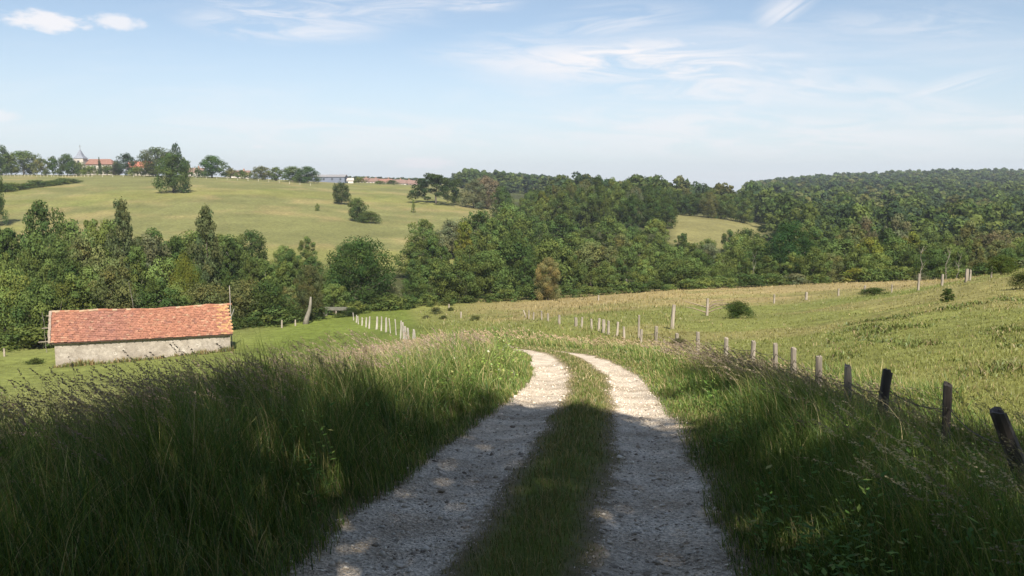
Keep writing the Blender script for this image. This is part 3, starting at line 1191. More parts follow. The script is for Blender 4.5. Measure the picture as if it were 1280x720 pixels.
def trunk_mesh(name, lob, seed, kind, rad=0.022, limbs=9):
    R = random.Random(seed)
    mb = MB()
    topz = 0.88 if kind in ('tall', 'spire') else 0.66
    pts = []
    for k in range(7):
        t = k / 6
        pts.append((0.02 * math.sin(t * 4 + seed) * t, 0.02 * math.cos(t * 3 + seed) * t, t * topz - 0.03))
    rads = [rad * (1.35 if k == 0 else 1 - 0.8 * k / 6) for k in range(7)]
    mb.tube(pts, rads, 7)
    order = list(range(len(lob)))
    R.shuffle(order)
    for i in order[:limbs]:
        e = lob[i, :3]
        z0 = max(0.12, min(topz * 0.9, e[2] - R.uniform(0.10, 0.22)))
        t = z0 / topz
        b = np.array((0.02 * math.sin(t * 4 + seed) * t, 0.02 * math.cos(t * 3 + seed) * t, z0))
        m = (b + e) / 2 + np.array((0, 0, -0.015))
        mb.tube([b, m, e], [rad * 0.42, rad * 0.28, rad * 0.1], 5)
    me_ob = mb.build(name, M_BARK, smooth=True)
    me = me_ob.data
    bpy.data.objects.remove(me_ob)
    return me


PROTO = {}


def proto(kind, var, lod='mid'):
    key = (kind, var, lod)
    if key not in PROTO:
        nl, nleaf, ls = {'mid': (38, 7600, 0.0185), 'big': (56, 15000, 0.0125), 'far': (24, 1700, 0.036), 'tiny': (14, 260, 0.085), 'shade': (84, 27500, 0.0108)}[lod]
        if kind in ('tall', 'spire'):
            nl = int(nl * 1.5)
            nleaf = int(nleaf * 0.8)
        sd_ = sum(ord(c) for c in kind) * 31 + var * 7 + 1
        V, Q, C, lob = crown_arrays(kind, sd_, nl, nleaf, ls)
        cm = np_mesh('crown', V, Q, [M_LEAF], C)
        PROTO[key] = (cm, trunk_mesh('trunk', lob, sd_, kind), lob)
    return PROTO[key]


N_TREE = 0


def plant(name, kind, var, lod, base, h, w, color, label, cat, group=None, bark=(0.10, 0.085, 0.065), sink=0.1, parts=True):
    """a tree as Empty > crown, trunk (the parts share their mesh with every tree of the same proto)"""
    global N_TREE
    N_TREE += 1
    cm, tm, lob = proto(kind, var, lod)
    e = empty(name, (base[0], base[1], base[2] - sink), random.uniform(0, 6.28))
    sx = w / 0.95
    e.scale = (sx, sx, h)
    tag(e, label, cat, group)
    c = bpy.data.objects.new('crown', cm)
    c.color = (*color, 1)
    COL.objects.link(c)
    c.parent = e
    if parts:
        t = bpy.data.objects.new('trunk', tm)
        t.color = (*bark, 1)
        COL.objects.link(t)
        t.parent = e
    return e


def bark_uses_object_color():
    N, L = M_BARK.node_tree.nodes, M_BARK.node_tree.links
    oi = N.new('ShaderNodeObjectInfo')
    at_ = [n for n in N if n.type == 'ATTRIBUTE'][0]
    for l in list(at_.outputs['Color'].links):
        to = l.to_socket
        L.new(oi.outputs['Color'], to)


bark_uses_object_color()

DK = (0.072, 0.108, 0.032)
MD = (0.108, 0.145, 0.042)
LT = (0.145, 0.185, 0.052)
OL = (0.140, 0.150, 0.056)
GY = (0.145, 0.158, 0.082)
YGN = (0.150, 0.165, 0.032)
BR = (0.150, 0.115, 0.060)
PK = (0.200, 0.165, 0.105)
BL = (0.055, 0.085, 0.040)
TONES = [('dark green', DK, 5), ('mid green', MD, 7), ('light green', LT, 3), ('olive', OL, 1.8), ('grey green', GY, 0.9), ('yellow green', YGN, 0.35)]


def pick_tone(wts=None):
    w = wts or [t[2] for t in TONES]
    t = random.choices(TONES, w)[0]
    k = random.uniform(0.85, 1.2)
    return t[0], tuple(c * k for c in t[1])


def tree_px(px, top, Y, wpx, kind, color, label, cat='tree', name=None, group=None, lod='mid', var=None, bark=(0.10, 0.085, 0.065)):
    x, y, z = gpt(px, Y)
    h = max(0.6, top_z(top, Y) - z)
    w = wpx / F * Y
    var = random.randrange(3) if var is None else var
    return plant(name or {'spire': 'pointed_tree', 'bush': 'bush'}.get(kind, 'broadleaf_tree'), kind, var, lod, (x, y, z), h, w, color, label, cat, group, bark)


# ---- isolated trees on the hill meadow (depth, look and foot from the photograph)
tree_px(217, 187, 300, 44, 'full', DK, 'large dark green tree standing alone on the hill meadow below the village', name='meadow_tree', var=0)
tree_px(427, 225, 300, 24, 'full', (0.06, 0.085, 0.03), 'small dark rounded tree alone on the meadow below the long grey shed', name='meadow_tree', var=1)
tree_px(447, 245, 252, 29, 'full', (0.085, 0.115, 0.035), 'mid green tree with two lobes halfway up the hill meadow', name='meadow_tree', var=2)
tree_px(461, 262, 250, 27, 'bush', (0.085, 0.115, 0.035), 'low rounded tree pressed against the right side of the two lobed meadow tree', name='meadow_tree', var=1)
tree_px(397, 254, 270, 8, 'oval', LT, 'tiny sapling alone in the middle of the hill meadow', name='sapling', lod='far')
tree_px(517, 249, 290, 8, 'tall', LT, 'tiny sapling on the meadow left of the broad dark oak', name='sapling', lod='far')
tree_px(545, 215, 330, 58, 'wide', (0.045, 0.07, 0.022), 'broad dark oak with a shadow under it at the right end of the hill meadow', name='oak_tree', var=1)
tree_px(569, 236, 345, 16, 'oval', MD, 'small green tree just right of the broad dark oak')
tree_px(592, 221, 330, 34, 'full', GY, 'grey green tree between the broad oak and the pale flowering tree')
tree_px(609, 217, 336, 38, 'full', PK, 'pale pinkish grey tree on the skyline right of the broad oak', name='pale_tree')
tree_px(627, 231, 300, 30, 'round', DK, 'dark rounded tree in front of the pale pinkish tree')

# ---- trees of the village line on the plateau
tree_px(-5, 204, 215, 26, 'full', DK, 'dark tree cut by the left edge below the village tree line', lod='mid')
VILL = [(-6, 172, 30, 'full', DK, 'dark tall tree cut by the left edge of the photo on the skyline'),
        (8, 188, 24, 'full', MD, 'green tree right beside the dark tall one at the left skyline edge'),
        (30, 186, 44, 'full', MD, 'broad green tree at the left end of the village tree line'),
        (52, 195, 18, 'full', OL, 'small olive tree right of the broad one in the village line'),
        (67, 194, 20, 'full', DK, 'dark tree with pale trunk left of the church'),
        (85, 190, 26, 'full', DK, 'dark tree just left of the church spire'),
        (97, 200, 18, 'bush', MD, 'round bush under the church spire'),
        (113, 205, 20, 'bush', LT, 'light green bush in front of the church nave'),
        (125, 196, 7, 'spire', BL, 'thin pointed conifer in front of the church roof'),
        (134, 205, 20, 'bush', MD, 'rounded green bush below the right end of the church roof'),
        (147, 203, 13, 'bush', (0.075, 0.055, 0.045), 'dark purple brown bush right of the church'),
        (158, 189, 26, 'full', BL, 'blue green tree midway between church and the great dome tree'),
        (172, 207, 18, 'bush', LT, 'pale green bush left of the great dome tree'),
        (187, 207, 16, 'bush', MD, 'green bush at the foot of the great dome tree'),
        (197, 181, 44, 'full', (0.085, 0.105, 0.04), 'great dome shaped tree behind the lone meadow tree'),
        (221, 175, 14, 'full', BL, 'tall narrow poplar rising above the lone meadow tree'),
        (231, 195, 18, 'full', MD, 'green tree at the foot of the tall narrow poplar'),
        (265, 192, 38, 'full', (0.07, 0.12, 0.03), 'bright green round tree right of the white village wall'),
        (288, 208, 16, 'bush', OL, 'low olive brown bush right of the bright green round tree'),
        (303, 211, 18, 'bush', MD, 'low green bush between two round trees on the skyline'),
        (328, 206, 26, 'full', OL, 'olive round tree of the skyline pair left of the shed'),
        (345, 207, 20, 'full', MD, 'green round tree touching the olive one on the skyline'),
        (366, 206, 30, 'full', MD, 'left of the two joined round trees beside the grey shed'),
        (385, 206, 28, 'full', (0.06, 0.1, 0.03), 'right of the two joined round trees beside the grey shed'),
        (431, 222, 12, 'bush', BR, 'brown bush between shed and pale gabled barn'),
        (449, 220, 16, 'bush', YGN, 'yellow green bush on the plateau right of the shed'),
        (475, 225, 12, 'bush', MD, 'small green bush among the far village houses'),
        (490, 224, 14, 'bush', DK, 'dark bush among the far village houses')]
for (px, top, w, kind, c, lab) in VILL:
    Y = 430 if px < 400 else 520
    tree_px(px, top, Y + random.uniform(-8, 8), w * 1.08, kind, c, lab, cat='bush' if kind == 'bush' else 'tree',
            lod='mid' if w > 24 else 'far', group='trees and bushes of the village line', bark=(0.22, 0.19, 0.15))

# ---- notable trees of the valley wood
NOTE = [(160, 249, 104, 70, 'spire', (0.105, 0.125, 0.055), 'tallest slim alder with thin pointed top rising behind the barn roof', 'tall_tree'),
        (262, 256, 108, 74, 'spire', (0.100, 0.122, 0.052), 'second slim pointed tree rising behind the right end of the barn', 'tall_tree'),
        (452, 292, 112, 90, 'full', (0.055, 0.092, 0.027), 'big dense dark green tree above the left row of posts', 'broadleaf_tree'),
        (685, 319, 121, 38, 'oval', (0.230, 0.205, 0.085), 'pale yellowish willow at the wood edge beyond the track bend', 'pale_willow'),
        (388, 330, 101, 46, 'oval', (0.10, 0.108, 0.045), 'olive tree with a leaning pale trunk at the edge of the barn meadow', 'leaning_tree'),
        (232, 308, 98, 34, 'bush', YGN, 'bright yellow green tree in the wood above the barn roof', 'broadleaf_tree'),
        (985, 275, 140, 66, 'round', (0.040, 0.080, 0.025), 'deep green broad tree at the wood edge behind the far field', 'broadleaf_tree')]
for (px, top, Y, w, kind, c, lab, nm) in NOTE:
    tree_px(px, top, Y, w, kind, c, lab, name=nm, lod='big')


def landmark(px):
    for lim, s in ((-10, 'beyond the left edge of the barn'), (30, 'left of the barn at the photo edge'), (62, 'just left of the barn'), (110, 'behind the left end of the barn roof'),
                   (150, 'behind the left half of the barn roof'), (190, 'behind the middle of the barn roof'), (240, 'behind the right half of the barn roof'),
                   (290, 'behind the right end of the barn'), (330, 'right of the thin pole by the barn'), (365, 'left of the leaning pale trunk'),
                   (410, 'behind the leaning pale trunk'), (450, 'above the concrete slab'), (490, 'behind the left row of posts'), (530, 'right of the big dark tree'),
                   (575, 'above the low bushes of the field'), (620, 'beyond the track bend'), (660, 'left of the pale willow'), (705, 'around the pale willow'),
                   (750, 'right of the pale willow'), (800, 'above the two tall fence posts'), (850, 'above the leaning field post'), (900, 'left of the round field bush'),
                   (950, 'behind the round field bush'), (1000, 'above the second fence, left part'), (1060, 'above the second fence'), (1110, 'above the flat field bush'),
                   (1165, 'around the left white snag'), (1215, 'around the forked white snag'), (1265, 'above the twin posts on the crest')):
        if px < lim:
            return s
    return 'at the right edge of the photo'


# ---- the valley wood, four rows deep, tops following the photograph's outline
BAND_PX = [-90, 0, 30, 60, 100, 140, 190, 230, 290, 310, 350, 400, 440, 470, 488, 500, 512, 530, 560, 590, 620, 650, 700, 740, 770, 800, 850, 900, 940, 980, 1020, 1060, 1100, 1150, 1200, 1280, 1400]
BAND_T = [235, 242, 250, 256, 262, 262, 276, 280, 284, 290, 300, 302, 296, 306, 322, 322, 300, 276, 262, 258, 254, 262, 272, 276, 274, 272, 286, 292, 282, 276, 272, 268, 268, 276, 280, 290, 300]
ROWS = [(1.00, 0.52, 27), (1.13, 0.70, 28), (1.30, 0.86, 30), (1.55, 1.0, 32)]
ROWN = ['lowest row', 'second row', 'third row', 'top row']
for ri, (mulY, frac, step) in enumerate(ROWS):
    px = -80 + ri * 9
    while px < 1370:
        p = px + random.uniform(-7, 7)
        px += step * random.uniform(0.8, 1.25) * (1.15 if p > 940 else 1.0)
        foot_Y = np.interp(p, FOOT_PX, FOOT_Y)
        Y = foot_Y * mulY * random.uniform(0.99, 1.05) + 2.5
        if ri == 3 and p < 36 and p > -5:
            continue
        if ri < 3 and (abs(p - 452) < 22) and ri < 2:
            continue
        if ri == 0 and (abs(p - 685) < 20 or abs(p - 388) < 16):
            continue
        if 483 < p < 506 and ri > 0:
            continue
        foot_py = None
        bt = np.interp(p, BAND_PX, BAND_T)
        x, y, z = gpt(p, foot_Y)
        fp = 360 + F * math.tan(math.atan(-z / foot_Y) - PITCH)
        top = fp - (fp - bt) * (frac + random.uniform(-0.10, 0.07))
        x, y, z = gpt(p, Y)
        h = max(2.5, (top_z(top, Y) - z) * 1.02)
        tn, tc_ = pick_tone()
        if p > 1040 and random.random() < 0.22:
            tn, tc_ = random.choice([('brownish olive', (0.13, 0.118, 0.062)), ('olive', OL)])
        if 700 < p < 775 and ri >= 2 and random.random() < 0.25:
            tn, tc_ = 'pale brownish', tuple(c * 0.85 for c in PK)
        kind = random.choices(['round', 'oval', 'full', 'tall', 'bush'], [3, 3, 4, 2.4 if p < 520 else 0.8, 0.6 if ri == 0 else 0])[0]
        w = h * {'round': 0.95, 'oval': 0.78, 'full': 0.95, 'tall': 0.62, 'bush': 1.2}[kind] * random.uniform(0.85, 1.15)
        w = min(max(w, 26 / F * Y), 62 / F * Y)
        form = {'round': 'rounded', 'oval': 'oval', 'full': 'broad', 'tall': 'slim', 'bush': 'bushy'}[kind]
        plant('broadleaf_tree', kind, random.randrange(3), 'mid', (x, y, z), h, w, tc_,
              f'{tn} {form} tree, {ROWN[ri]}, {landmark(p)}', 'tree', 'trees of the valley wood',
              bark=random.choice([(0.10, 0.085, 0.065), (0.22, 0.2, 0.17), (0.15, 0.13, 0.1)]))

# ---- undergrowth along the wood's foot
px = -60
while px < 1340:
    p = px + random.uniform(-4, 4)
    px += random.uniform(17, 30)
    if 395 < p < 440:
        continue
    Y = np.interp(p, FOOT_PX, FOOT_Y) - 0.5 + random.uniform(-1, 1)
    x, y, z = gpt(p, Y)
    h = random.uniform(1.2, 2.6)
    tn, tc_ = pick_tone([3, 5, 3, 1, 0.5, 0.5])
    plant('bush', 'bush', random.randrange(3), 'far', (x, y, z), h, h * random.uniform(1.4, 2.2), tc_,
          f'{tn} bush at the wood foot, {landmark(p)}', 'bush', 'bushes along the foot of the valley wood', parts=False)

# ---- second wood on the rise behind (px 640..940)
for row, (Y0, tp) in enumerate(((262, 0.0), (285, 0.0), (312, -1.0))):
    px = 655 + row * 6
    while px < 935:
        p = px + random.uniform(-3, 3)
        px += random.uniform(15, 22)
        top = np.interp(p, [640, 680, 700, 760, 800, 830, 860, 900, 940], [236, 232, 222, 221, 226, 231, 236, 236, 238])
        if p > 836 and Y0 < 280:
            continue
        Y = Y0 if p < 836 else Y0 + 42
        top = top + (12, 5, 0)[row] + random.uniform(-3, 4)
        tn, tc_ = pick_tone([6, 5, 1, 2, 1, 0.1])
        tc_ = tuple(c * 0.85 for c in tc_)
        kind = random.choice(['round', 'round', 'oval', 'wide'])
        tree_px(p, top, Y + random.uniform(-6, 6), random.uniform(26, 38), kind, tc_,
                f'{tn} tree, {("front", "middle", "back")[row]} row of second wood, {landmark(p)}',
                group='trees of the second wood behind the valley', lod='mid')

# ---- the far wooded hill: crowns reading as one mass
def far_forest():
    R = np.random.default_rng(5)
    protos = []
    for k, kind in enumerate(('round', 'wide', 'round', 'oval')):
        V, Q, C, lob = crown_arrays(kind, 400 + k, 9, 330, 0.075)
        protos.append((V, Q, C))
    protos2 = []
    for k, kind in enumerate(('round', 'wide', 'round', 'oval')):
        V, Q, C, lob = crown_arrays(kind, 500 + k, 22, 1100, 0.042)
        protos2.append((V, Q, C))
    bag = Bag()
    tones = np.array([DK, DK, MD, MD, BL, BL, MD, DK, LT, OL]) * 0.85
    cnt = 0
    Y = 205.0
    while Y < 1420:
        s = 9.0 + Y * 0.0055
        p = 560 + R.uniform(0, 10)
        while p < 1560:
            p += s / Y * F * R.uniform(0.75, 1.3)
            yy = Y + R.uniform(-s, s) * 0.7
            lo = np.interp(p, [560, 640, 700, 800, 845, 940, 975, 1000], [520, 420, 345, 350, 385, 360, 250, 205])
            if yy < lo:
                continue
            if p < 935 and yy > 470 and p > 690:
                continue
            if p < 700 and yy < 600:
                continue
            x = (p - 640) / F * yy
            z = gz(x, yy)
            h = R.uniform(7.5, 16.5) * (1 + 0.12 * (fbm(np.array([x / 60]), np.array([yy / 60]), 3)[0] - .5))
            w = s * R.uniform(1.15, 1.7)
            V, Q, C = (protos2 if yy < 420 else protos)[R.integers(4)]
            a = R.uniform(0, 6.28)
            ca, sa = math.cos(a), math.sin(a)
            vx = (V[:, 0] * ca - V[:, 1] * sa) * w + x
            vy = (V[:, 0] * sa + V[:, 1] * ca) * w + yy
            vz = V[:, 2] * h + z - 0.3
            col = tones[R.integers(len(tones))] * R.uniform(0.85, 1.2)
            bag.add(np.stack([vx, vy, vz], 1), Q, C ** 0.6 * col)
            cnt += 1
        Y += s * 0.95
    # skyline woods behind the far village and behind the second wood
    for i in range(380):
        p = R.uniform(430, 705)
        yy = R.uniform(900, 1500) if p < 600 else R.uniform(900, 1600)
        x = (p - 640) / F * yy
        z = gz(x, yy)
        tp = np.interp(p, [430, 520, 570, 600, 640, 700, 760], [226, 225, 221, 219, 217, 219, 222]) + R.uniform(-1, 4)
        h = max(7, top_z(tp, yy) - z)
        V, Q, C = protos[R.integers(4)]
        w = R.uniform(14, 24)
        bag.add(np.stack([V[:, 0] * w + x, V[:, 1] * w + yy, V[:, 2] * h + z - .3], 1), Q, C * (tones[R.integers(6)] * R.uniform(.8, 1.2)))
    print('far forest crowns', cnt)
    bag.build('distant_forest', M_LEAF_FAR, 'dense dark green forest covering the far hill on the right', 'forest')


far_forest()

# hedge line on the hill meadow at the left
ORD = ['first', 'second', 'third', 'fourth', 'fifth', 'sixth', 'seventh', 'eighth', 'ninth']
for i in range(9):
    p = 2 + i * 11
    Y = 300 + i * 5.5
    x, y, z = gpt(p, Y)
    plant('hedge_bush', 'bush', i % 3, 'far', (x, y, z), random.uniform(1.6, 3.0) * (1.5 - i * 0.07), 7.5, MD if i % 2 else DK,
          f'{ORD[i]} bush from the left in the curved hedge on the hill meadow', 'bush', 'bushes of the curved hedge on the hill meadow', parts=False)

# field bushes
def bush_px(px, py, Y, wpx, hpx, color, label, kind='bush', var=0, lod='mid'):
    x, y, z = gpt(px, Y)
    return plant('bush', kind, var, lod, (x, y, z), hpx / F * Y, wpx / F * Y, color, label, 'bush', sink=0.05)


bush_px(922, 386, 60, 36, 25, (0.055, 0.085, 0.025), 'dark green round bush alone in the field beside the second fence')
bush_px(1093, 375, 78, 32, 12, (0.06, 0.09, 0.028), 'flat dark bush beside the last posts of the second fence', var=1)
bush_px(1184, 395, 44, 26, 18, (0.05, 0.08, 0.022), 'small dark shrub with a low side branch on the right slope', 'tall', 1)
bush_px(1251, 342, 62, 34, 30, (0.075, 0.10, 0.025), 'green bush on the crest at the right edge of the field', var=2)
bush_px(1290, 372, 44, 44, 26, (0.07, 0.09, 0.03), 'dark bush cut by the right edge on the field slope', var=1)
bush_px(848, 432, 35, 24, 26, (0.10, 0.095, 0.045), 'scraggy brownish bush in the line of posts by the track', 'bush', 2)
bush_px(545, 394, 102, 15, 10, (0.09, 0.10, 0.04), 'small olive bush in the pale grass left of the far short post', var=1, lod='far')
bush_px(563, 391, 106, 9, 6, (0.085, 0.10, 0.035), 'tiny olive bush right of the small olive bush', var=2, lod='far')
bush_px(554, 398, 92, 9, 6, (0.08, 0.095, 0.035), 'tiny bush nearest of the bushes in the pale grass', var=0, lod='far')
bush_px(533, 396, 96, 10, 5, (0.11, 0.11, 0.05), 'faint low tuft left of the small olive bush', var=0, lod='far')
bush_px(594, 402, 82, 15, 8, (0.10, 0.115, 0.04), 'low olive bush in the grass right of the far short post', var=1, lod='far')
bush_px(44, 456, 69, 22, 9, (0.075, 0.10, 0.03), 'low green bush in the grass beside the left corner of the barn', var=2, lod='far')
bush_px(476, 378, 112, 24, 14, (0.10, 0.13, 0.035), 'light green rounded bush right of the concrete slab', var=0)
bush_px(424, 384, 103, 16, 7, (0.09, 0.12, 0.035), 'low green bush growing in front of the middle of the slab', var=2, lod='far')
bush_px(438, 378, 104, 24, 13, (0.05, 0.075, 0.025), 'dark bush in front of the right end of the concrete slab', var=1)


# ---- dead snags: pale bare trunks with forks
def snag(px, base_py, Y, hpx, label, seed, color=(0.42, 0.39, 0.34), name='dead_tree', lean=0.05, thick=0.065, forks=6):
    R = random.Random(seed)
    x, y, z = gpt(px, Y)
    h = hpx / F * Y
    mb = MB()
    e = empty(name, (x, y, z - 0.1))
    pts = [(0, 0, 0)]
    for k in range(1, 7):
        pts.append((pts[-1][0] + R.uniform(-.05, .05) * h + lean * h / 6, R.uniform(-.03, .03) * h, h * k / 6))
    mb.tube(pts, [thick * (1 - 0.8 * k / 6) * h / 5 for k in range(7)], 6)
    mb.build('trunk', M_WOOD_PALE, e)
    br = MB()
    for k in range(forks):
        i = R.randrange(2, 6)
        b = np.array(pts[i])
        d = np.array((R.choice((-1, 1)) * R.uniform(.05, .16), R.uniform(-.1, .1), R.uniform(.12, .26))) * h
        br.tube([b, b + d * 0.5 + np.array((0, 0, -.02 * h)), b + d], [0.03 * h / 5, 0.022 * h / 5, 0.01 * h / 5], 5)
    br.build('branches', M_WOOD_PALE, e)
    tag(e, label, 'dead tree')


M_WOOD_PALE = tint_mat('bare_pale_wood', 0.85, 4.0, 0.7, 1.2)
for l in [l for l in M_WOOD_PALE.node_tree.links if l.from_node.type == 'ATTRIBUTE']:
    pass


def flat_tint(mat, rgb):
    N, L = mat.node_tree.nodes, mat.node_tree.links
    at_ = [n for n in N if n.type == 'ATTRIBUTE'][0]
    cn = N.new('ShaderNodeRGB')
    cn.outputs[0].default_value = (*rgb, 1)
    for l in list(at_.outputs['Color'].links):
        L.new(cn.outputs[0], l.to_socket)


flat_tint(M_WOOD_PALE, (0.20, 0.18, 0.145))
snag(1151, 352, 106, 44, 'slim white dead trunk at the wood edge above the second fence', 3, lean=0.06)
snag(1183, 346, 103, 42, 'forked white dead trunk right of the slim dead one', 8, lean=0.10)
snag(1195, 340, 104, 34, 'small leaning white dead branch right of the forked dead trunk', 12, lean=0.2)
snag(938, 352, 129, 46, 'pale bare trunk in the dark wood behind the round field bush', 5, lean=0.03, thick=0.04, forks=2)
snag(59, 420, 76, 50, 'pale thin trunk standing behind the left end of the barn', 21, lean=0.0, thick=0.04, forks=1)
snag(78, 420, 77, 66, 'pale slim trunk in the wood above the left end of the barn', 22, lean=0.0, thick=0.035, forks=1)
snag(162, 400, 80, 84, 'bare pale trunk in the wood above the middle of the barn roof', 23, lean=0.0, thick=0.035, forks=1)
# the leaning pale trunk
x, y, z = gpt(382, 97)
mb = MB()
mb.tube([(0, 0, -0.2), (0.15, 0, 0.7), (0.45, 0, 1.5), (0.62, 0, 2.3), (0.7, 0, 3.2)], [0.42, 0.28, 0.22, 0.17, 0.1], 9, rough=0.15)
o = mb.build('trunk', M_WOOD_PALE, None, (x, y, z), smooth=True)
lt = bpy.data.objects['leaning_tree']
for ch in list(lt.children):
    if ch.name.startswith('trunk'):
        bpy.data.objects.remove(ch)
o.name = 'trunk'
o.parent = lt
o.matrix_parent_inverse = Matrix.LocRotScale(lt.location, lt.rotation_euler, lt.scale).inverted()
o['label'] = 'thick pale leaning trunk'

# ---- trees behind the photographer that shade the foreground
SHADE = [('round', 0, (-2.2, -6.9), 16.8, 11.5), ('round', 1, (-10.5, -7.8), 16.5, 12.5), ('oval', 0, (3.4, -5.6), 16.6, 8.0),
         ('wide', 1, (-19.0, -9.0), 16, 13.0), ('round', 2, (-6.0, -15.5), 14, 11.0), ('oval', 2, (2.5, -13.5), 14.5, 10.0), ('oval', 0, (8.1, -4.9), 19.4, 6.8), ('round', 0, (9.5, -12.5), 14.0, 9.0)]
SL = ['big shade tree directly behind the camera', 'big shade tree left behind the camera', 'oval shade tree right behind the camera',
      'broad shade tree far left behind the camera', 'round shade tree in the rear row behind the camera', 'oval tree in the rear row behind the camera',
      'slender tall tree at the right just behind the camera', 'round tree far right behind the camera']
for (kind, var, (x, y), h, w), lab in zip(SHADE, SL):
    plant('shade_tree', kind, var, 'shade', (x, y, gz(x, y)), h, w, MD, lab, 'tree', bark=(0.12, 0.1, 0.08))


# ------------------------------------------------------------------ fences
M_WIRE = tint_mat('rusty_wire', 0.7)
flat_tint(M_WIRE, (0.10, 0.075, 0.055))
M_POST = tint_mat('post_wood', 0.9, 9.0, 0.5, 1.4, 0.012, (1, 1, 0.1))


def post_part(parent, x, y, z, h, r, tiltx=0.0, tilty=0.0, tone=(0.42, 0.36, 0.29), sides=8, label=None, ragged=0.15, nm='post'):
    """weathered split post: knotted outline and rough sawn or split top"""
    R = random
    mb = MB()
    n = 6
    pts, rad = [], []
    bx, by = R.uniform(-.02, .02), R.uniform(-.02, .02)
    for k in range(n + 1):
        t = k / n
        pts.append((tiltx * t * h + bx * math.sin(t * 3), tilty * t * h + by * math.sin(t * 3), -0.25 + t * (h + 0.25)))
        rad.append(r * (1.08 - 0.1 * t + R.uniform(-.07, .07)))
    mb.tube(pts, rad, sides, tone, rough=ragged)
    v = mb.v[-1]
    v[-sides:, 2] += np.array([R.uniform(-.035, .02) + 0.02 * math.cos(2 * math.pi * k / sides) for k in range(sides)])
    # a splinter standing at the top edge
    mb.tube([pts[-1] + np.array((r * 0.4, 0, -0.05)), pts[-1] + np.array((r * 0.38, 0.01, 0.012))], [r * 0.4, r * 0.25], 5, tone)
    o = mb.build(nm, M_POST, parent, (x, y, z))
    if label:
        o['label'] = label
    return o, Vector((x + pts[-1][0], y + pts[-1][1], z + pts[-1][2]))


def wire_part(parent, a, b, sag, r=0.003, frays=False):
    a, b = Vector(a), Vector(b)
    pts = []
    n = 12
    for k in range(n + 1):
        t = k / n
        p = a.lerp(b, t)
        p.z -= sag * 4 * t * (1 - t)
        pts.append(tuple(p))
    mb = MB()
    mb.tube(pts, r, 4)
    if frays:
        L_ = (b - a).length
        for k in range(int(L_ / 0.13)):
            t = (k + 0.5) / int(L_ / 0.13)
            p = a.lerp(b, t)
            p.z -= sag * 4 * t * (1 - t)
            mb.tube([(p.x - .008, p.y, p.z - .012), (p.x + .008, p.y, p.z + .014)], 0.0014, 3)
            mb.tube([(p.x + .008, p.y + .004, p.z - .010), (p.x - .008, p.y, p.z + .012)], 0.0014, 3)
    return mb.build('wire', M_WIRE, parent)


def shade_of(tone):
    k = random.uniform(0.8, 1.1)
    return tuple(c * k for c in tone)


# the fence right of the track: (px of the top, py of the top, depth, radius, tilt, tone)
TONE_SHADED, TONE_L = (0.15, 0.125, 0.105), (0.29, 0.25, 0.20)  # the first darker: tree shade on the nearest posts put into their colour
FR = [(1254, 514, 7.0, 0.080, -0.55, TONE_SHADED), (1186, 480, 8.9, 0.052, 0.0, TONE_SHADED), (1108, 463, 11.0, 0.080, 0.02, TONE_SHADED),
      (1062, 457, 13.2, 0.070, -0.03, TONE_L), (1024, 445, 15.6, 0.078, -0.02, TONE_L), (993, 435, 18.0, 0.070, 0.02, TONE_L),
      (970, 429, 20.5, 0.066, -0.02, TONE_L), (943, 426, 23.6, 0.078, 0.08, TONE_L), (908, 422, 27.4, 0.078, 0.03, TONE_L), (873, 415, 31.8, 0.085, -0.02, TONE_L),
      (846, 417, 36, 0.085, 0.02, TONE_L), (821, 411, 39, 0.088, 0.0, TONE_L), (802, 410, 43, 0.085, 0.02, TONE_L), (780, 410, 46, 0.08, 0.0, TONE_L),
      (773, 401, 47.5, 0.075, 0.12, TONE_L), (761, 407, 49.5, 0.085, 0.02, TONE_L), (755, 405, 51, 0.12, -0.02, TONE_L), (749, 406, 52.5, 0.10, 0.02, TONE_L),
      (739, 405, 54, 0.085, 0, TONE_L), (728, 404, 56.5, 0.085, 0.03, TONE_L), (720, 401, 58.5, 0.13, -.02, TONE_L), (699, 400, 63, 0.12, 0, TONE_L),
      (685, 398, 68, 0.10, 0.02, TONE_L), (677, 398, 71, 0.08, 0, TONE_L), (667, 398, 74, 0.08, 0, TONE_L), (661, 397, 77, 0.07, 0, TONE_L), (654, 400, 80, 0.07, -0.5, TONE_L)]
root = empty('wire_fence', (0, 0, 0))
tops = []
first = at(1252, 514, 7.0)
root.location = (first.x, first.y, gz(first.x, first.y))
ro = Vector(root.location)
NOTE_L = {0: 'thick dark shaded post leaning far to the left', 1: 'thin dark shaded upright post', 2: 'thick dark upright post in shade', 7: 'leaning sunlit post', 14: 'slim pale post leaning to the left'}
for i, (px, py, Y, r, tilt, tone) in enumerate(FR):
    t = at(px, py, Y)
    # foot under the top, less the tilt
    x0 = t.x
    z0 = gz(x0, Y)
    h = max(0.75, t.z - z0)
    x0 = t.x - tilt * h
    z0 = gz(x0, Y)
    h = max(0.75, t.z - z0) * (1 if i < 10 else random.uniform(0.88, 1.12))
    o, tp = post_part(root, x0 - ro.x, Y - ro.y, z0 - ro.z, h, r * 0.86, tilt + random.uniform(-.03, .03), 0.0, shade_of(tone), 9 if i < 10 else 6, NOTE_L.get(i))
    tops.append(tp + Vector((0, 0, -0.16)))
for i in range(0, 12):
    a, b = tops[i], tops[i + 1]
    wire_part(root, a + Vector((0, -0.07, -0.10)), b + Vector((0, -0.07, -0.10)), 0.07, 0.006 if i < 5 else 0.008, i < 4)
    if i < 5:
        wire_part(root, a + Vector((0, -0.07, -0.42)), b + Vector((0, -0.07, -0.38)), 0.05, 0.0045)
tag(root, 'old wire fence of weathered wooden posts running beside the right of the track', 'fence')

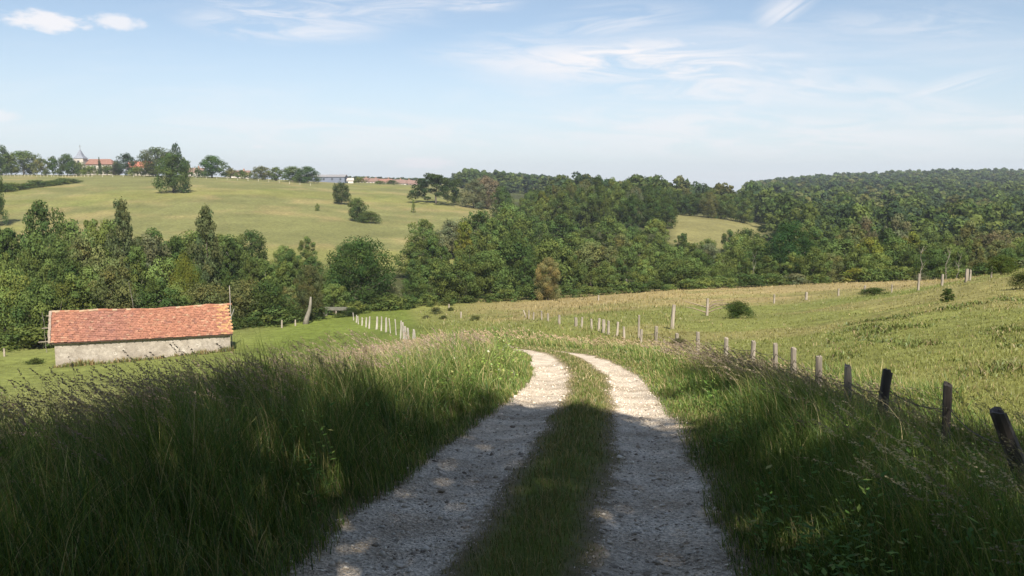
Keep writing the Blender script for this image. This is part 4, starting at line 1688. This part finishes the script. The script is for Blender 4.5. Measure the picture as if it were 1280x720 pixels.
# two taller posts set behind that line
for (px, py, Y, h, r, tilt, lab) in ((799, 394, 46.5, 1.9, 0.06, 0.0, 'tall thin post standing behind the fence line left of the brown bush'),
                                     (842, 381, 52, None, 0.12, 0.06, 'thick pale leaning post alone in the field behind the track fence')):
    t = at(px, py, Y)
    z0 = gz(t.x, Y)
    o, tp = post_part(None, t.x - tilt, Y, z0, t.z - z0, r, tilt, 0, TONE_L, 7, nm='wooden_post')
    tag(o, lab, 'post')

# second fence, across the upper field
FU = [(884, 373, 66, 0.10, .02), (968, 368, 82, 0.09, 0), (1008, 367, 84, 0.13, .02), (1048, 366, 85, 0.09, 0), (1081, 364, 84, 0.10, 0), (1115, 360, 80, 0.06, 0),
      (1149, 342, 70, 0.085, 0), (1178, 343, 68, 0.10, .03), (1209, 336, 64, 0.12, 0), (1213, 337, 66, 0.08, 0), (1240, 333, 62, 0.06, 0)]
t0 = at(884, 373, 66)
root = empty('field_fence', (t0.x, 66, gz(t0.x, 66)))
ro = Vector(root.location)
tp_prev = None
for (px, py, Y, r, tilt) in FU:
    t = at(px, py, Y)
    z0 = gz(t.x, Y)
    h = min(max(0.8, t.z - z0), 1.7)
    o, tp = post_part(root, t.x - ro.x, Y - ro.y, z0 - ro.z, h, r, tilt, 0, TONE_L, 6)
    tp = tp + Vector((0, -.08, -.2))
    if tp_prev is not None:
        wire_part(root, tp_prev, tp, 0.08, 0.006)
    tp_prev = tp
# dead thorn branch caught at its first post
br = MB()
for k in range(7):
    a = random.uniform(-0.3, 0.3)
    s = random.choice((-1, 1))
    br.tube([(0, 0, 0.5 + a), (s * random.uniform(.5, 1.4), random.uniform(-.3, .3), 0.9 + a), (s * random.uniform(1.4, 2.8), random.uniform(-.4, .4), 1.0 + a)], [0.05, 0.035, 0.015], 4, (0.22, 0.17, 0.12))
br.build('dead_branch', M_WOOD, root)
tag(root, 'second wire fence of spaced wooden posts across the upper field', 'fence')

# left fence: pale posts running away and bending left
FLp = [(519, 413, 44, .075), (515, 412, 46, .07), (511, 410, 48.5, .08), (508, 408, 51, .08), (505, 403, 56, .09), (500, 401, 64, .075), (495, 399, 72, .06), (488, 398, 77, .07),
       (482, 397, 80, .12), (476, 396, 83, .09), (470, 396, 86, .13), (461, 396, 88, .11), (457, 397, 90, .10), (452, 398, 92, .10), (448, 399, 94, .09), (445, 400, 96, .08), (442, 401, 99, .08)]
t0 = at(519, 413, 44)
root = empty('post_fence', (t0.x, 44, gz(t0.x, 44)))
ro = Vector(root.location)
tp_prev = None
for (px, py, Y, r) in FLp:
    t = at(px, py, Y)
    z0 = gz(t.x, Y)
    h = min(max(0.9, t.z - z0), 1.5)
    o, tp = post_part(root, t.x - ro.x, Y - ro.y, z0 - ro.z, h, r * 0.8, random.uniform(-.09, .09), 0, (0.36, 0.325, 0.28), 6)
    tp = tp + Vector((0, -.08, -.2))
    if tp_prev is not None:
        wire_part(root, tp_prev, tp, 0.05, 0.005)
    tp_prev = tp
tag(root, 'row of close set pale fence posts bending left down to the barn meadow', 'fence')

# short lone posts
for (px, py, Y, lab) in ((576, 392, 92, 'short pale post in the grass right of the small olive bush'), (33 + 528, 386, 108, 'tiny pale post at the wood edge above the small bushes'),
                         (420, 391, 104, 'small pale post left end of the meadow edge by the slab'), (369, 400, 95, 'small pale post on the meadow edge left of the leaning trunk'),
                         (352, 400, 93, 'small pale post on the meadow edge nearest the barn'), (748, 373, 112, 'tiny pale stake in the dry grass at the wood edge'),
                         (5, 440, 74, 'small pale post in the grass left of the barn')):
    t = at(px, py, Y)
    z0 = gz(t.x, Y)
    o, tp = post_part(None, t.x, Y, z0, min(max(0.7, t.z - z0), 1.3), 0.09, 0.03, 0, TONE_L, 6, nm='wooden_post')
    tag(o, lab, 'post')

# row of stakes at the top of the hill meadow
root = empty('meadow_fence', gpt(4, 405))
ro = Vector(root.location)
for i in range(46):
    px = 4 + i * 4.6 + random.uniform(-1, 1) if i < 24 else 115 + (i - 24) * 13.0
    Y = 405 if i < 24 else 402 - (0 if px < 350 else 5)
    x, y, z = gpt(px, Y)
    post_part(root, x - ro.x, y - ro.y, z - ro.z, 1.2, 0.10, 0, 0, (0.42, 0.39, 0.33), 4)
tag(root, 'long row of tiny pale stakes along the top of the hill meadow below the village', 'fence')

# ------------------------------------------------------------------ barn
M_TILE = tint_mat('clay_tiles', 0.85, 3.0, 0.8, 1.18)


def plaster_mat():
    m, N, L, b = new_mat('old_plaster')
    n = add_noise(N, L, 0.9, 7, 0.7)
    n2 = add_noise(N, L, 4.5, 8, 0.7)
    n3 = add_noise(N, L, 1.6, 6, 0.75, vecscale=(1, 1, 2.2))
    mx = N.new('ShaderNodeMix')
    mx.data_type = 'RGBA'
    mx.inputs[6].default_value = (0.25, 0.215, 0.175, 1)
    mx.inputs[7].default_value = (0.40, 0.355, 0.30, 1)
    mr = N.new('ShaderNodeMapRange')
    mr.inputs['From Min'].default_value = 0.35
    mr.inputs['From Max'].default_value = 0.65
    L.new(n.outputs['Fac'], mr.inputs['Value'])
    L.new(mr.outputs[0], mx.inputs[0])
    c = mul_range(N, L, n2.outputs['Fac'], mx.outputs[2], 0.7, 1.25)
    # lime runs
    mr2 = N.new('ShaderNodeMapRange')
    mr2.inputs['From Min'].default_value = 0.58
    mr2.inputs['From Max'].default_value = 0.66
    L.new(n3.outputs['Fac'], mr2.inputs['Value'])
    mx2 = N.new('ShaderNodeMix')
    mx2.data_type = 'RGBA'
    L.new(mr2.outputs[0], mx2.inputs[0])
    L.new(c, mx2.inputs[6])
    mx2.inputs[7].default_value = (0.58, 0.54, 0.47, 1)
    # damp soiled foot, by the height on the wall
    tc = N.new('ShaderNodeTexCoord')
    sp = N.new('ShaderNodeSeparateXYZ')
    L.new(tc.outputs['Object'], sp.inputs[0])
    ad = N.new('ShaderNodeMath')
    ad.operation = 'MULTIPLY_ADD'
    L.new(n2.outputs['Fac'], ad.inputs[0])
    ad.inputs[1].default_value = -0.9
    L.new(sp.outputs['Z'], ad.inputs[2])
    mr3 = N.new('ShaderNodeMapRange')
    mr3.inputs['From Min'].default_value = -0.55
    mr3.inputs['From Max'].default_value = 0.25
    mr3.inputs['To Min'].default_value = 0.7
    mr3.inputs['To Max'].default_value = 0.0
    L.new(ad.outputs[0], mr3.inputs['Value'])
    mx3 = N.new('ShaderNodeMix')
    mx3.data_type = 'RGBA'
    L.new(mr3.outputs[0], mx3.inputs[0])
    L.new(mx2.outputs[2], mx3.inputs[6])
    mx3.inputs[7].default_value = (0.20, 0.165, 0.12, 1)
    L.new(mx3.outputs[2], b.inputs['Base Color'])
    bp = N.new('ShaderNodeBump')
    bp.inputs['Distance'].default_value = 0.05
    bp.inputs['Strength'].default_value = 0.9
    L.new(n2.outputs['Fac'], bp.inputs['Height'])
    L.new(bp.outputs[0], b.inputs['Normal'])
    return m


M_PLASTER = plaster_mat()


def build_barn():
    eL = at(63, 429, 66.0)
    eR = at(291, 417.5, 71.9)
    d = Vector((eR.x - eL.x, eR.y - eL.y, 0))
    Ln = d.length
    d.normalize()
    nrm = Vector((-d.y, d.x, 0))          # away from the camera
    rz = math.atan2(d.y, d.x)
    foot = min(gz(eL.x, eL.y), gz(eR.x, eR.y)) - 0.1
    mid = (eL + eR) / 2
    root = empty('barn', (mid.x, mid.y, foot), rz)
    tag(root, 'long low old barn with orange tiled roof and stained grey plaster wall', 'barn')
    hL = Ln / 2
    ez = (eL.z + eR.z) / 2 - foot
    slope = (eR.z - eL.z) / Ln
    W = 6.2                                # depth of the barn
    rise = 1.95
    ov = 0.32
    wallh = ez - 0.05
    # walls, slightly uneven, with both gables
    mb = MB()
    n = 24
    th = 0.35
    xs = np.linspace(-hL + 0.25, hL - 0.2, n + 1)
    R = random.Random(4)

    def zt(x):
        return wallh + slope * x
    vs, fs = [], []
    for i, x in enumerate(xs):
        o_ = R.uniform(-.025, .025)
        for z in (-0.4, 0.5, 1.2, zt(x)):
            vs.append((x, ov + o_ - 0.02 * z + R.uniform(-.01, .01), z))
    for i in range(n):
        for k in range(3):
            a = i * 4 + k
            fs.append((a, a + 4, a + 5, a + 1))
    mb.add(vs, fs)
    x0, x1 = xs[0], xs[-1]
    for (xx, flip) in ((x0, 1), (x1, 0)):
        z1 = zt(xx)
        v = [(xx, ov, -0.4), (xx, W + ov, -0.4), (xx, W + ov, z1), (xx, ov + W / 2, z1 + rise - 0.12), (xx, ov, z1)]
        f = (0, 4, 3, 2, 1) if flip == 0 else (0, 1, 2, 3, 4)
        mb.add(v, [f])
    mb.add([(x0, W + ov, -.4), (x1, W + ov, -.4), (x1, W + ov, zt(x1)), (x0, W + ov, zt(x0))], [(0, 3, 2, 1)])
    wall = mb.build('wall', M_PLASTER, root)
    # roof of separate tile courses, sagging ridge
    half = W / 2 + ov
    L2 = hL + 0.12

    def roofz(x, t):      # t 0 at the eave, 1 at the ridge
        sag = -0.10 * math.sin((x + hL) / (2 * hL) * math.pi) - 0.035 * math.sin(x * 0.9 + 1) * t - 0.025 * math.sin(x * 2.3) * t
        return ez + slope * x + (rise + 0.12) * t + sag * (0.4 + 0.6 * t) + 0.08 * (x > hL - 2) * t
    rb = MB()
    courses = 17
    tw = 0.24
    cols = [(0.29, 0.130, 0.082), (0.32, 0.146, 0.091), (0.27, 0.120, 0.078), (0.34, 0.175, 0.11), (0.22, 0.105, 0.075), (0.34, 0.205, 0.13)]
    for side in (0, 1):
        for c in range(courses):
            t0_, t1_ = c / courses, (c + 1.22) / courses
            nx = int(2 * L2 / tw)
            off = (c % 2) * tw / 2
            for k in range(nx + 1):
                xa = -L2 + k * tw + off - tw / 2 + R.uniform(-.01, .01)
                xb = xa + tw * 0.96
                xa, xb = max(xa, -L2 + R.uniform(-.03, .05)), min(xb, L2 + R.uniform(-.04, .03))
                if xb - xa < 0.05:
                    continue
                if side == 1 and R.random() < 0.01:
                    continue
                lift = R.uniform(0.04, 0.075)
                jit = R.uniform(-.015, .015)

                def P(x, t, up):
                    tt = min(t, 1.0)
                    y = tt * half
                    if side == 1:
                        y = 2 * half - y
                    return (x, y, roofz(x, tt) + up + jit)
                q = [P(xa, t0_, lift), P(xb, t0_, lift), P(xb, t1_, 0.0), P(xa, t1_, 0.0)]
                q2 = [(p[0], p[1] + (0 if side == 0 else 0), p[2] - 0.028) for p in q]
                base = cols[R.choices(range(6), [5, 5, 3.5, 1.2, 1.0, 0.7])[0]]
                # darker, lichen grown part towards the left of the roof, as on the photograph
                dark = math.exp(-((xa + hL * 0.45) / 2.4) ** 2) * (0.6 + 0.4 * R.random())
                kx = R.uniform(0.88, 1.12)
                cc = np.array(base) * kx
                cc = cc * (1 - 0.45 * dark) + np.array((0.20, 0.10, 0.09)) * 0.45 * dark
                if xa > hL - 1.3 and R.random() < 0.5:
                    cc = np.array((0.40, 0.23, 0.11)) * kx
                rb.add(q + q2, [(0, 1, 2, 3), (7, 6, 5, 4), (0, 4, 5, 1), (1, 5, 6, 2), (0, 3, 7, 4)], tuple(cc))
    roof = rb.build('roof', M_TILE, root)
    rg = MB()
    k = -L2
    while k < L2:
        ln_ = 0.36
        zz = roofz(k, 1.0) + 0.03
        zz2 = roofz(min(k + ln_, L2), 1.0) + 0.045
        c = cols[R.randrange(6)]
        if R.random() < 0.22:
            c = (0.36, 0.26, 0.17)
        rg.tube([(k, half, zz - .02 + R.uniform(-.02, .02)), (k + ln_ * 1.05, half, zz2 - .01 + R.uniform(-.02, .02))], [0.115, 0.095], 8, c)
        k += ln_
    rg.build('ridge_tiles', M_TILE, roof)
    # eave board and rafters' ends
    eb = MB()
    eb.box(-L2 + .05, L2 - .08, 0.05, 0.30, 0, 0.06)
    v = eb.v[-1]
    v[:, 2] += ez - 0.10 + slope * v[:, 0]
    for i in range(24):
        x = -L2 + 0.3 + i * (2 * L2 - 0.6) / 23
        z = ez - 0.16 + slope * x
        eb.box(x - .04, x + .04, 0.06, ov + 0.05, z, z + 0.07)
    eb.build('eave_board', M_DARKWOOD, root)
    # purlins sticking out of the left gable, mortar along the verge
    for (t, ln_) in ((0.12, 0.75), (0.55, 0.55), (0.95, 0.3)):
        pl = MB()
        z = roofz(-L2, t) - 0.16
        pl.tube([(-L2 - ln_, t * half, z - .02), (-L2 + 0.3, t * half, z)], 0.045, 6, (0.22, 0.19, 0.15))
        pl.build('purlin', M_WOOD, root)
    vg = MB()
    for i in range(16):
        t = i / 16
        z = roofz(-L2, t)
        vg.box(-L2 - 0.07 + R.uniform(-.02, .03), -L2 + 0.10 + R.uniform(0, .05), t * half, (t + 1 / 16) * half, z + 0.0, z + 0.11 + 0.12, (0.33, 0.27, 0.22))
    vg.build('verge_mortar', tint_mat('mortar', 0.9, 4.0, 0.7, 1.2), root)
    return root, d, nrm, mid, foot, hL


M_DARKWOOD = tint_mat('dark_timber', 0.9)
flat_tint(M_DARKWOOD, (0.07, 0.05, 0.038))
barn, bd, bn, bmid, bfoot, bhL = build_barn()

# weeds along the barn wall
bag = Bag()
n = 2600
tx = rng.uniform(-bhL, bhL, n)
dens = fbm(tx / 1.1, tx * 0, 5, 3)
k = rng.random(n) < 0.25 + 1.1 * (dens - 0.3)
tx = tx[k]
n = len(tx)
dy = rng.uniform(-0.45, 0.28, n)
X = bmid.x + bd.x * tx + bn.x * dy
Yv = bmid.y + bd.y * tx + bn.y * dy
hh = rng.uniform(0.15, 0.55, n) * (0.5 + dens[k] * 1.1)
v, q, c = blade_arrays(np.stack([X, Yv, ground(X, Yv) - .02], 1), hh, np.full(n, 0.07), rng.uniform(0, 6.28, n), rng.uniform(.1, .8, n),
                       pick_col(n, [(0.10, 0.12, 0.04), (0.24, 0.17, 0.08), (0.15, 0.16, 0.05)], [2, 2, 1]), 2, face=rng.normal(rz0 if False else 0.3, .5, n))
bag.add(v, q, c)
bag.build('wall_weeds', M_GRASS, 'brownish weeds growing along the foot of the barn wall', 'weeds')

# thin utility pole right of the barn
x, y, z = gpt(290, 75)
root = empty('utility_pole', (x, y, z))
mb = MB()
hp = top_z(357, 75) - z
mb.tube([(0, 0, -.2), (0.01, 0, hp * .5), (0, 0, hp)], [0.055, 0.05, 0.04], 8, (0.27, 0.245, 0.21))
mb.build('pole', M_POST, root)
mb = MB()
mb.tube([(0.06, 0, hp * 0.50), (0.20, 0, hp * .56), (0.32, 0, hp * .62)], 0.025, 5, (0.4, 0.38, 0.34))
mb.build('bracket', M_POST, root)
tag(root, 'thin pale pole standing beside the right end of the barn', 'pole')

# concrete slab bridge in front of the wood
x, y, z = gpt(421, 105)
root = empty('slab_bridge', (x, y, z))
mb = MB()
mb.box(-1.7, 1.9, -0.6, 0.6, 0.75, 1.02, (0.14, 0.135, 0.105))
mb.build('slab', tint_mat('concrete', 0.9, 3.0, 0.7, 1.2), root)
mb = MB()
mb.box(-1.6, -1.1, -0.5, 0.5, -0.3, 0.747, (0.12, 0.11, 0.09))
M_ABUT = tint_mat('stone_block', 0.9, 3.0, 0.7, 1.2)
mb.build('abutment', M_ABUT, root)
mb = MB()
mb.box(1.3, 1.8, -0.5, 0.5, -0.3, 0.747, (0.12, 0.11, 0.09))
mb.build('abutment', M_ABUT, root)
tag(root, 'small grey concrete slab bridge at the wood edge above the left posts', 'bridge')

# ------------------------------------------------------------------ village
M_VW = tint_mat('house_plaster', 0.9, 0.6, 0.85, 1.1)
M_VR = tint_mat('house_roof', 0.9, 1.5, 0.75, 1.2)
M_WIN = tint_mat('window_glass', 0.25, spec=0.5)


def house(px, Y, w, dp, hw, hr, rz, wallc, roofc, label, name='house', cat='house', group='houses of the village', chimney=True, zoff=0.0, windows=3):
    x, y, z = gpt(px, Y)
    root = empty(name, (x, y, z + zoff), rz)
    tag(root, label, cat, group)
    mb = MB()
    mb.add([(-w, -dp, -3), (w, -dp, -3), (w, dp, -3), (-w, dp, -3), (-w, -dp, hw), (w, -dp, hw), (w, dp, hw), (-w, dp, hw), (-w, 0, hw + hr - .1), (w, 0, hw + hr - .1)],
           [(0, 1, 5, 4), (2, 3, 7, 6), (1, 2, 6, 9, 5), (3, 0, 4, 8, 7)], wallc)
    mb.build('wall', M_VW, root)
    rb = MB()
    o_ = 0.4
    s = hr / dp
    for sg in (-1, 1):
        a = [(-w - o_, sg * (dp + o_), hw - s * o_), (w + o_, sg * (dp + o_), hw - s * o_), (w + o_, 0, hw + hr), (-w - o_, 0, hw + hr)]
        b = [(p[0], p[1], p[2] + 0.2) for p in a]
        f = [(0, 1, 2, 3), (7, 6, 5, 4), (0, 4, 5, 1), (1, 5, 6, 2), (3, 7, 4, 0)]
        if sg > 0:
            f = [tuple(reversed(q)) for q in f]
        rb.add(a + b, f, roofc)
    roof = rb.build('roof', M_VR, root)
    if chimney:
        cb = MB()
        cb.box(w * 0.4, w * 0.4 + .7, -0.35, .35, hw + hr - .5, hw + hr + 1.2, (0.35, 0.2, 0.14))
        cb.build('chimney', M_VW, roof)
    for k in range(windows):
        wb = MB()
        xx = -w + (k + 0.5) * 2 * w / windows
        wb.box(xx - .5, xx + .5, -dp - .05, -dp + .02, hw - 2.0, hw - .7, (0.05, 0.06, 0.07))
        wb.build('window', M_WIN, root)
    return root


RF, RF2 = (0.22, 0.12, 0.09), (0.20, 0.13, 0.105)
# church: tower with slate spire, long red tiled nave
x, y, z = gpt(102, 470)
root = empty('church', (x, y, z))
tag(root, 'church with pointed grey spire, white belfry and red nave roof on the skyline', 'church')
tz = top_z(186, 470) - z
tw_z = top_z(198, 470) - z
mb = MB()
mb.box(-2.6, 2.6, -2.6, 2.6, -4, tw_z, (0.42, 0.385, 0.34))
tower = mb.build('tower', M_VW, root)
mb = MB()
bl = top_z(196, 470) - z
mb.add([(-2.9, -2.9, tw_z - .1), (2.9, -2.9, tw_z - .1), (2.9, 2.9, tw_z - .1), (-2.9, 2.9, tw_z - .1), (-1.5, -1.5, tw_z + 1.6), (1.5, -1.5, tw_z + 1.6), (1.5, 1.5, tw_z + 1.6), (-1.5, 1.5, tw_z + 1.6), (0, 0, tz)],
       [(0, 1, 5, 4), (1, 2, 6, 5), (2, 3, 7, 6), (3, 0, 4, 7), (4, 5, 8), (5, 6, 8), (6, 7, 8), (7, 4, 8), (3, 2, 1, 0)], (0.20, 0.215, 0.25))
sp = mb.build('spire', M_VR, root)
mb = MB()
mb.tube([(0, 0, tz - .2), (0, 0, tz + 2.2)], 0.12, 5, (0.2, 0.2, 0.2))
mb.tube([(-.6, 0, tz + 1.4), (.6, 0, tz + 1.4)], 0.1, 5, (0.2, 0.2, 0.2))
mb.build('cross', M_VR, sp)
mb = MB()
mb.box(-.6, .6, -2.68, -2.55, tw_z - 3.6, tw_z - 1.2, (0.06, 0.06, 0.06))
mb.build('belfry_opening', M_WIN, tower)
nz = top_z(198.5, 470) - z
nw = top_z(205, 470) - z
mb = MB()
mb.box(2.6, 17, 0, 9, -4, nw, (0.40, 0.37, 0.32))
mb.build('nave_wall', M_VW, root)
mb = MB()
mb.add([(2.2, -.6, nw - .2), (17.6, -.6, nw - .2), (17.6, 9.6, nw - .2), (2.2, 9.6, nw - .2), (2.2, 4.5, nz), (14.5, 4.5, nz)],
       [(0, 1, 5, 4), (1, 2, 5), (2, 3, 4, 5), (3, 0, 4), (3, 2, 1, 0)], RF)
mb.build('nave_roof', M_VR, root)
mb = MB()
for k in range(4):
    xx = 4.5 + k * 3.2
    wb = MB()
    wb.box(xx - .5, xx + .5, -.06, .02, nw - 3.2, nw - 1, (0.06, 0.07, 0.08))
    wb.build('window', M_WIN, root)

house(177, 465, 6, 4, 3.5, 3.0, 0.1, (0.6, 0.55, 0.48), (0.34, 0.13, 0.085), 'house with bright red roof glimpsed left of the great dome tree', zoff=1.0)
house(243, 470, 5.5, 4, 2.6, 2.2, 0.05, (0.58, 0.53, 0.48), (0.30, 0.2, 0.17), 'white walled house right of the lone meadow tree', zoff=-0.3)
house(299, 480, 6, 4, 2.4, 2.2, 0.1, (0.6, 0.55, 0.5), RF2, 'small house with brown roof between skyline bushes', zoff=-0.5)
# long grey shed
root = house(407, 500, 12, 6, 3.6, 1.2, 0.05, (0.15, 0.17, 0.22), (0.24, 0.235, 0.24), 'long low shed with blue grey wall and pale flat roof on the skyline', 'shed', 'shed', None, False, zoff=-0.6, windows=5)
house(434, 505, 3.5, 3, 2.2, 1.2, 0.2, (0.55, 0.52, 0.48), (0.45, 0.40, 0.36), 'small pale barn just right of the long grey shed', zoff=-0.6, chimney=False, windows=1)
k = 0
for (px, wd, wc, rc, lab) in ((455, 5, (0.5, 0.44, 0.38), RF2, 'far house with brown roof left end of the distant hamlet'), (467, 4.5, (0.6, 0.5, 0.45), RF2, 'far house with dull red roof in the distant hamlet'),
                              (482, 6, (0.62, 0.5, 0.45), RF, 'far pinkish house with red roof in the distant hamlet'), (497, 6, (0.32, 0.25, 0.21), RF2, 'far long red roofed house in the distant hamlet'),
                              (508, 5, (0.6, 0.54, 0.5), RF2, 'far pale house with brown roof by the broad dark oak'), (518, 7, (0.32, 0.25, 0.21), RF2, 'far red roofed house half hidden by the broad dark oak')):
    house(px, 640, wd * 0.8, 4, 2.4, 2.2, 0.1 * k - .2, wc, rc, lab, zoff=-1.2)
    k += 1
# labels that repeat get their place among the alike
same = {}
for o in scene.objects:
    if o.parent is None and o.get('label'):
        same.setdefault(o['label'], []).append(o)
for lab, obs in same.items():
    if 1 < len(obs) <= 5 and obs[0].get('kind') is None:
        obs.sort(key=lambda o: o.location.x / max(o.location.y, 0.1))
        names = {2: ['leftmost', 'rightmost'], 3: ['leftmost', 'middle', 'rightmost'],
                 4: ['leftmost', 'second', 'third', 'rightmost'], 5: ['leftmost', 'second', 'third', 'fourth', 'rightmost']}[len(obs)]
        for n_, o in zip(names, obs):
            o['label'] = n_ + ' ' + lab
print('trees', N_TREE)
